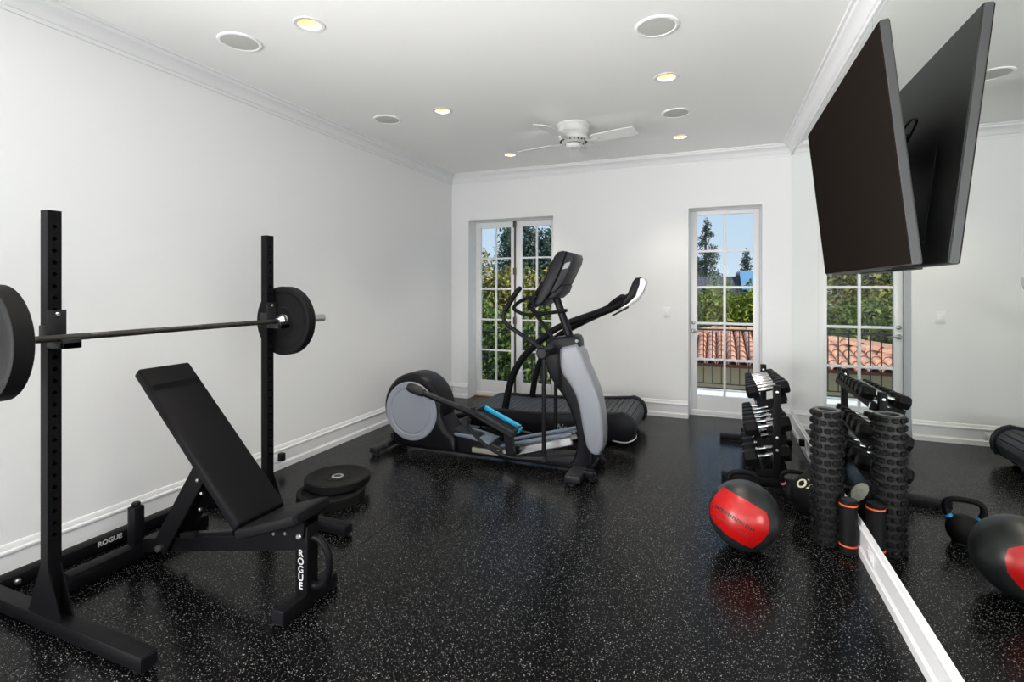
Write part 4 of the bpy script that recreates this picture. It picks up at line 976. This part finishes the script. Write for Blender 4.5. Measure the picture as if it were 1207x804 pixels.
for f_ in ((V[0], V[1], B, A), (V[1], V[2], B), (V[2], V[3], A, B), (V[3], V[0], A), (W[3], W[2], W[1], W[0])): bm.faces.new(f_)
for i in range(4): j = (i + 1) % 4; bm.faces.new((V[i], V[j], W[j], W[i]))
rfp = obj('roof_deck', bm, mat('roof_felt', (.16, .06, .04), .9), ga)
tl = newbm(); n = 7; LT = .40
for yy, r_, zz in ((0, .082, .02), (LT, .066, .0)):
    pass
V0 = [tl.verts.new((.080 * math.cos(math.pi * k / n), 0, .074 * math.sin(math.pi * k / n) + .012)) for k in range(n + 1)]
V1 = [tl.verts.new((.064 * math.cos(math.pi * k / n), LT, .060 * math.sin(math.pi * k / n))) for k in range(n + 1)]
V2 = [tl.verts.new((.066 * math.cos(math.pi * k / n), 0, .060 * math.sin(math.pi * k / n) + .012)) for k in range(n + 1)]
for k in range(n): tl.faces.new((V0[k], V0[k + 1], V1[k + 1], V1[k])); tl.faces.new((V0[k], V2[k], V2[k + 1], V0[k + 1]))
tlm = mesh_of(tl, M_TERRA, 'roof_tile')
PW = .175; PE = .335; sl_ = math.sqrt(1 + RISE ** 2); th_ = math.atan(RISE)
def put_tile(p, rz, e=0): share('roof_tile', tlm, ga, Vector(p) - ga.location, (th_, 0, rz))
x = EX0 + .1
while x < 2.2:
    t = 0
    while True:
        yy = EY0 - .05 + t * PE / sl_
        if yy - EY0 > min(RUN, x - EX0) - .08: break
        put_tile((x, yy, EZ + RISE * (yy - EY0) + .002), random.uniform(-.02, .02)); t += 1
    x += PW
y = EY0 + .25
while y < EY0 + 2 * RUN - .3:
    t = 0
    while True:
        xx = EX0 - .05 + t * PE / sl_
        if xx - EX0 > min(y - EY0, EY0 + 2 * RUN - y) - .10: break
        put_tile((xx, y, EZ + RISE * (xx - EX0) + .002), R(-90) + random.uniform(-.02, .02)); t += 1
    y += PW * 1.15
for a, b_ in (((EX0, EY0, EZ + .02), apex0), (apex0, apex1)):
    a, b_ = Vector(a), Vector(b_); L_ = (b_ - a).length; nn = int(L_ / .33)
    for i in range(nn):
        p = a + (b_ - a) * (i / nn); d = (b_ - a).normalized(); o = share('ridge_tile', tlm, ga, p + Vector((0, 0, .05)) - ga.location, (math.asin(d.z), 0, math.atan2(d.y, d.x) - math.pi / 2)); o.scale = (1.15, 1, 1)

# house further back with dark roof and blue panels
ho = thing('dark_roofed_house', 'distant house with a dark shingle roof behind the bushes', 'building', (3.5, 27, -2.8))
bm = newbm(); bx(bm, -2.2, 9, 24.5, 31, -2.8, .85); obj('house_wall', bm, M_STUCCO, ho)
for (xa, xb3, zt_) in ((-3.0, 1.6, 2.0), (1.0, 10, 2.2)):
    bm = newbm(); pr_ = [(-3.8, .95), (0, zt_), (3.8, .95), (3.8, .8), (-3.8, .8)]
    loft(bm, [[Vector((xx, 27.6 + p[0], p[1])) for p in pr_] for xx in (xa, xb3)]); rf_ = obj('shingle_roof', bm, M_DARKROOF, ho)
for i in range(3):
    bm = newbm(); a = math.atan2(2.35 - .95, 3.8); box(bm, (1.75 + i * 1.25, 25.9, .95 + (25.9 - 23.8) / 3.8 * 1.4 + .07), (1.2, 2.6, .05), Matrix.Rotation(a, 3, 'X')); obj('solar_panel', bm, M_SOLAR, ho, label='blue solar panel')

# foliage
def leaves(blobs, n, size, shell=.55, flat=0.):
    """leaf quads scattered in ellipsoids; blobs = (centre, radii)"""
    vol = np.array([b[1][0] * b[1][1] * b[1][2] for b in blobs]); cnt = np.maximum(20, (n * vol / vol.sum()).astype(int)); P = []
    for (c_, r_), k in zip(blobs, cnt):
        d = rng.normal(size=(k, 3)); d /= np.linalg.norm(d, axis=1)[:, None]
        P.append(np.array(c_) + d * (shell + (1 - shell) * rng.random((k, 1)) ** .6) * np.array(r_) * rng.uniform(.9, 1.1, (k, 1)))
    P = np.concatenate(P); k = len(P)
    nrm_ = rng.normal(size=(k, 3)); nrm_[:, 2] += flat; nrm_[:, 1] -= .4; nrm_ /= np.linalg.norm(nrm_, axis=1)[:, None]
    t = rng.normal(size=(k, 3)); t -= nrm_ * (t * nrm_).sum(1)[:, None]; t /= np.linalg.norm(t, axis=1)[:, None]; b = np.cross(nrm_, t)
    s = (size * rng.uniform(.6, 1.3, (k, 1)))
    q = np.stack([P - t * s, P + b * s * .45 + nrm_ * s * .12, P + t * s, P - b * s * .45 + nrm_ * s * .12], 1).reshape(-1, 3)
    me = bpy.data.meshes.new('foliage'); me.vertices.add(len(q)); me.vertices.foreach_set('co', q.ravel())
    me.loops.add(4 * k); me.loops.foreach_set('vertex_index', np.arange(4 * k)); me.polygons.add(k); me.polygons.foreach_set('loop_start', np.arange(k) * 4)
    me.update(calc_edges=True); return me
def plant(name, label, cat, base, blobs, n, size, m, trunk=.08, group=None, shell=.55):
    base = Vector(base); t = thing(name, label, cat, base, group)
    me = leaves([((c_[0] - base.x, c_[1] - base.y, c_[2] - base.z), r_) for c_, r_ in blobs], n, size, shell); me.materials.append(m)
    o = bpy.data.objects.new('foliage', me); C.objects.link(o); o.parent = t; o['kind'] = 'stuff'
    top = max(c_[2] for c_, r_ in blobs)
    bm = newbm(); tube(bm, [base, base + Vector((.05, 0, (top - base.z) * .5)), Vector((blobs[0][0][0], blobs[0][0][1], top))], [trunk, trunk * .7, trunk * .25], 8, 3)
    for c_, r_ in blobs[:6]: tube(bm, [base + Vector((0, 0, (top - base.z) * .35)), Vector(c_)], [trunk * .5, trunk * .15], 6)
    obj('trunk', bm, M_BARK, t); return t
def blobcloud(cx, cy, z0, z1, rx_, ry_, k, br_):
    return [((cx + random.uniform(-rx_, rx_), cy + random.uniform(-ry_, ry_), random.uniform(z0, z1)), (br_ * random.uniform(.8, 1.3), br_ * random.uniform(.8, 1.2), br_ * random.uniform(.8, 1.2))) for _ in range(k)]
# tall laurel hedge in front of the double doors
for i in range(7):
    xx = -8.0 + i * .80; h_ = 1.15 + .25 * math.sin(i * 2.1)
    plant('laurel_shrub', '%s laurel shrub of the tall hedge, counted from the tiled garage roof' % ORD[6 - i], 'shrub', (xx, 9.8, -2.8), blobcloud(xx, 9.8, -2.0, h_ - .3, .35, .3, 16, .55), 6500, .060, L_LAUREL, .05, 'laurel hedge shrubs')
# dense hedge behind the tiled roof
for i in range(8):
    xx = -3.6 + i * .95; h_ = (1.05, 1.15, 1.1, 1.55, 1.62, 1.62, 1.55, 1.40)[i]
    plant('leafy_bush', '%s rounded bush behind the tiled roof, counted from the olive trees' % ORD[i], 'bush', (xx, 15.2, -2.8), blobcloud(xx, 15.2, -.7, h_ - .42, .38, .35, 16, .6), 6500, .070, L_BUSH if i > 3 else L_LAUREL, .06, 'bushes behind the tiled roof')
# olive trees
for i, (xx, yy, top, m_) in enumerate(((-9.8, 15.5, 3.4, L_OLIVE), (-8.2, 16.2, 2.9, L_OLIVE), (-6.6, 15.6, 2.3, L_OLIVE), (-5.3, 16.8, 2.6, L_OLIVE), (-4.2, 18.5, 2.3, L_DARK), (-3.4, 17.2, 2.2, L_OLIVE), (-2.3, 18.8, 3.0, L_OLIVE))):
    plant('olive_tree', ['tallest olive tree standing at the end of the hedge', 'olive tree standing second along the hedge', 'low olive tree behind the middle of the hedge', 'olive tree in front of the pine', 'dark leafed round tree beyond the hedge', 'olive tree in front of the end bush behind the tiled roof', 'taller olive tree beside the dark roofed house'][i], 'tree', (xx, yy, -2.8), blobcloud(xx, yy, .0, top - .6, .75, .6, 16, .75), 7000, .075, m_, .12, None)
def conifer(x, y, top, r0, label, n=5000, base=-1.0):
    t = thing('conifer_tree', label, 'tree', (x, y, -2.8)); blobs = []
    z = base
    while z < top - .15:
        f_ = (top - z) / (top - base); rr_ = r0 * (f_ ** .8) + .12
        for k in range(max(3, int(rr_ * 6))):
            a = random.uniform(0, 6.28); q = rr_ * random.uniform(.2, 1.0); blobs.append(((x + q * math.cos(a), y + q * math.sin(a), z + random.uniform(-.2, .2)), (rr_ * .5 + .12, rr_ * .5 + .12, .15 + rr_ * .12)))
        z += .30
    blobs.append(((x, y, top - .3), (.13, .13, .5)))
    me = leaves([((c_[0] - x, c_[1] - y, c_[2] + 2.8), r_) for c_, r_ in blobs], n, .075, .05); me.materials.append(L_CONIF)
    o = bpy.data.objects.new('foliage', me); C.objects.link(o); o.parent = t; o['kind'] = 'stuff'
    bm = newbm(); tube(bm, [(x, y, -2.8), (x, y, top - .5)], [.22, .04], 8); obj('trunk', bm, M_BARK, t)
conifer(-.50, 34, 5.9, 1.15, 'tall dark conifer rising beside the dark roofed house', 20000)
conifer(2.0, 36, 3.9, .8, 'smaller dark conifer behind the solar panels', 12000)
conifer(-10.6, 26, 5.4, 1.5, 'dark conifer rising behind the olive trees', 16000)
for xx, yy, top, lab in ((-9.5, 30, 4.2, 'blue green broad tree far behind the hedge'), (-7.6, 22, 4.5, 'broad grey green tree beside the conifer behind the hedge')):
    plant('broad_tree', lab, 'tree', (xx, yy, -2.8), blobcloud(xx, yy, .5, top - .7, 1.2, .8, 18, .8), 8000, .10, L_CONIF, .2)
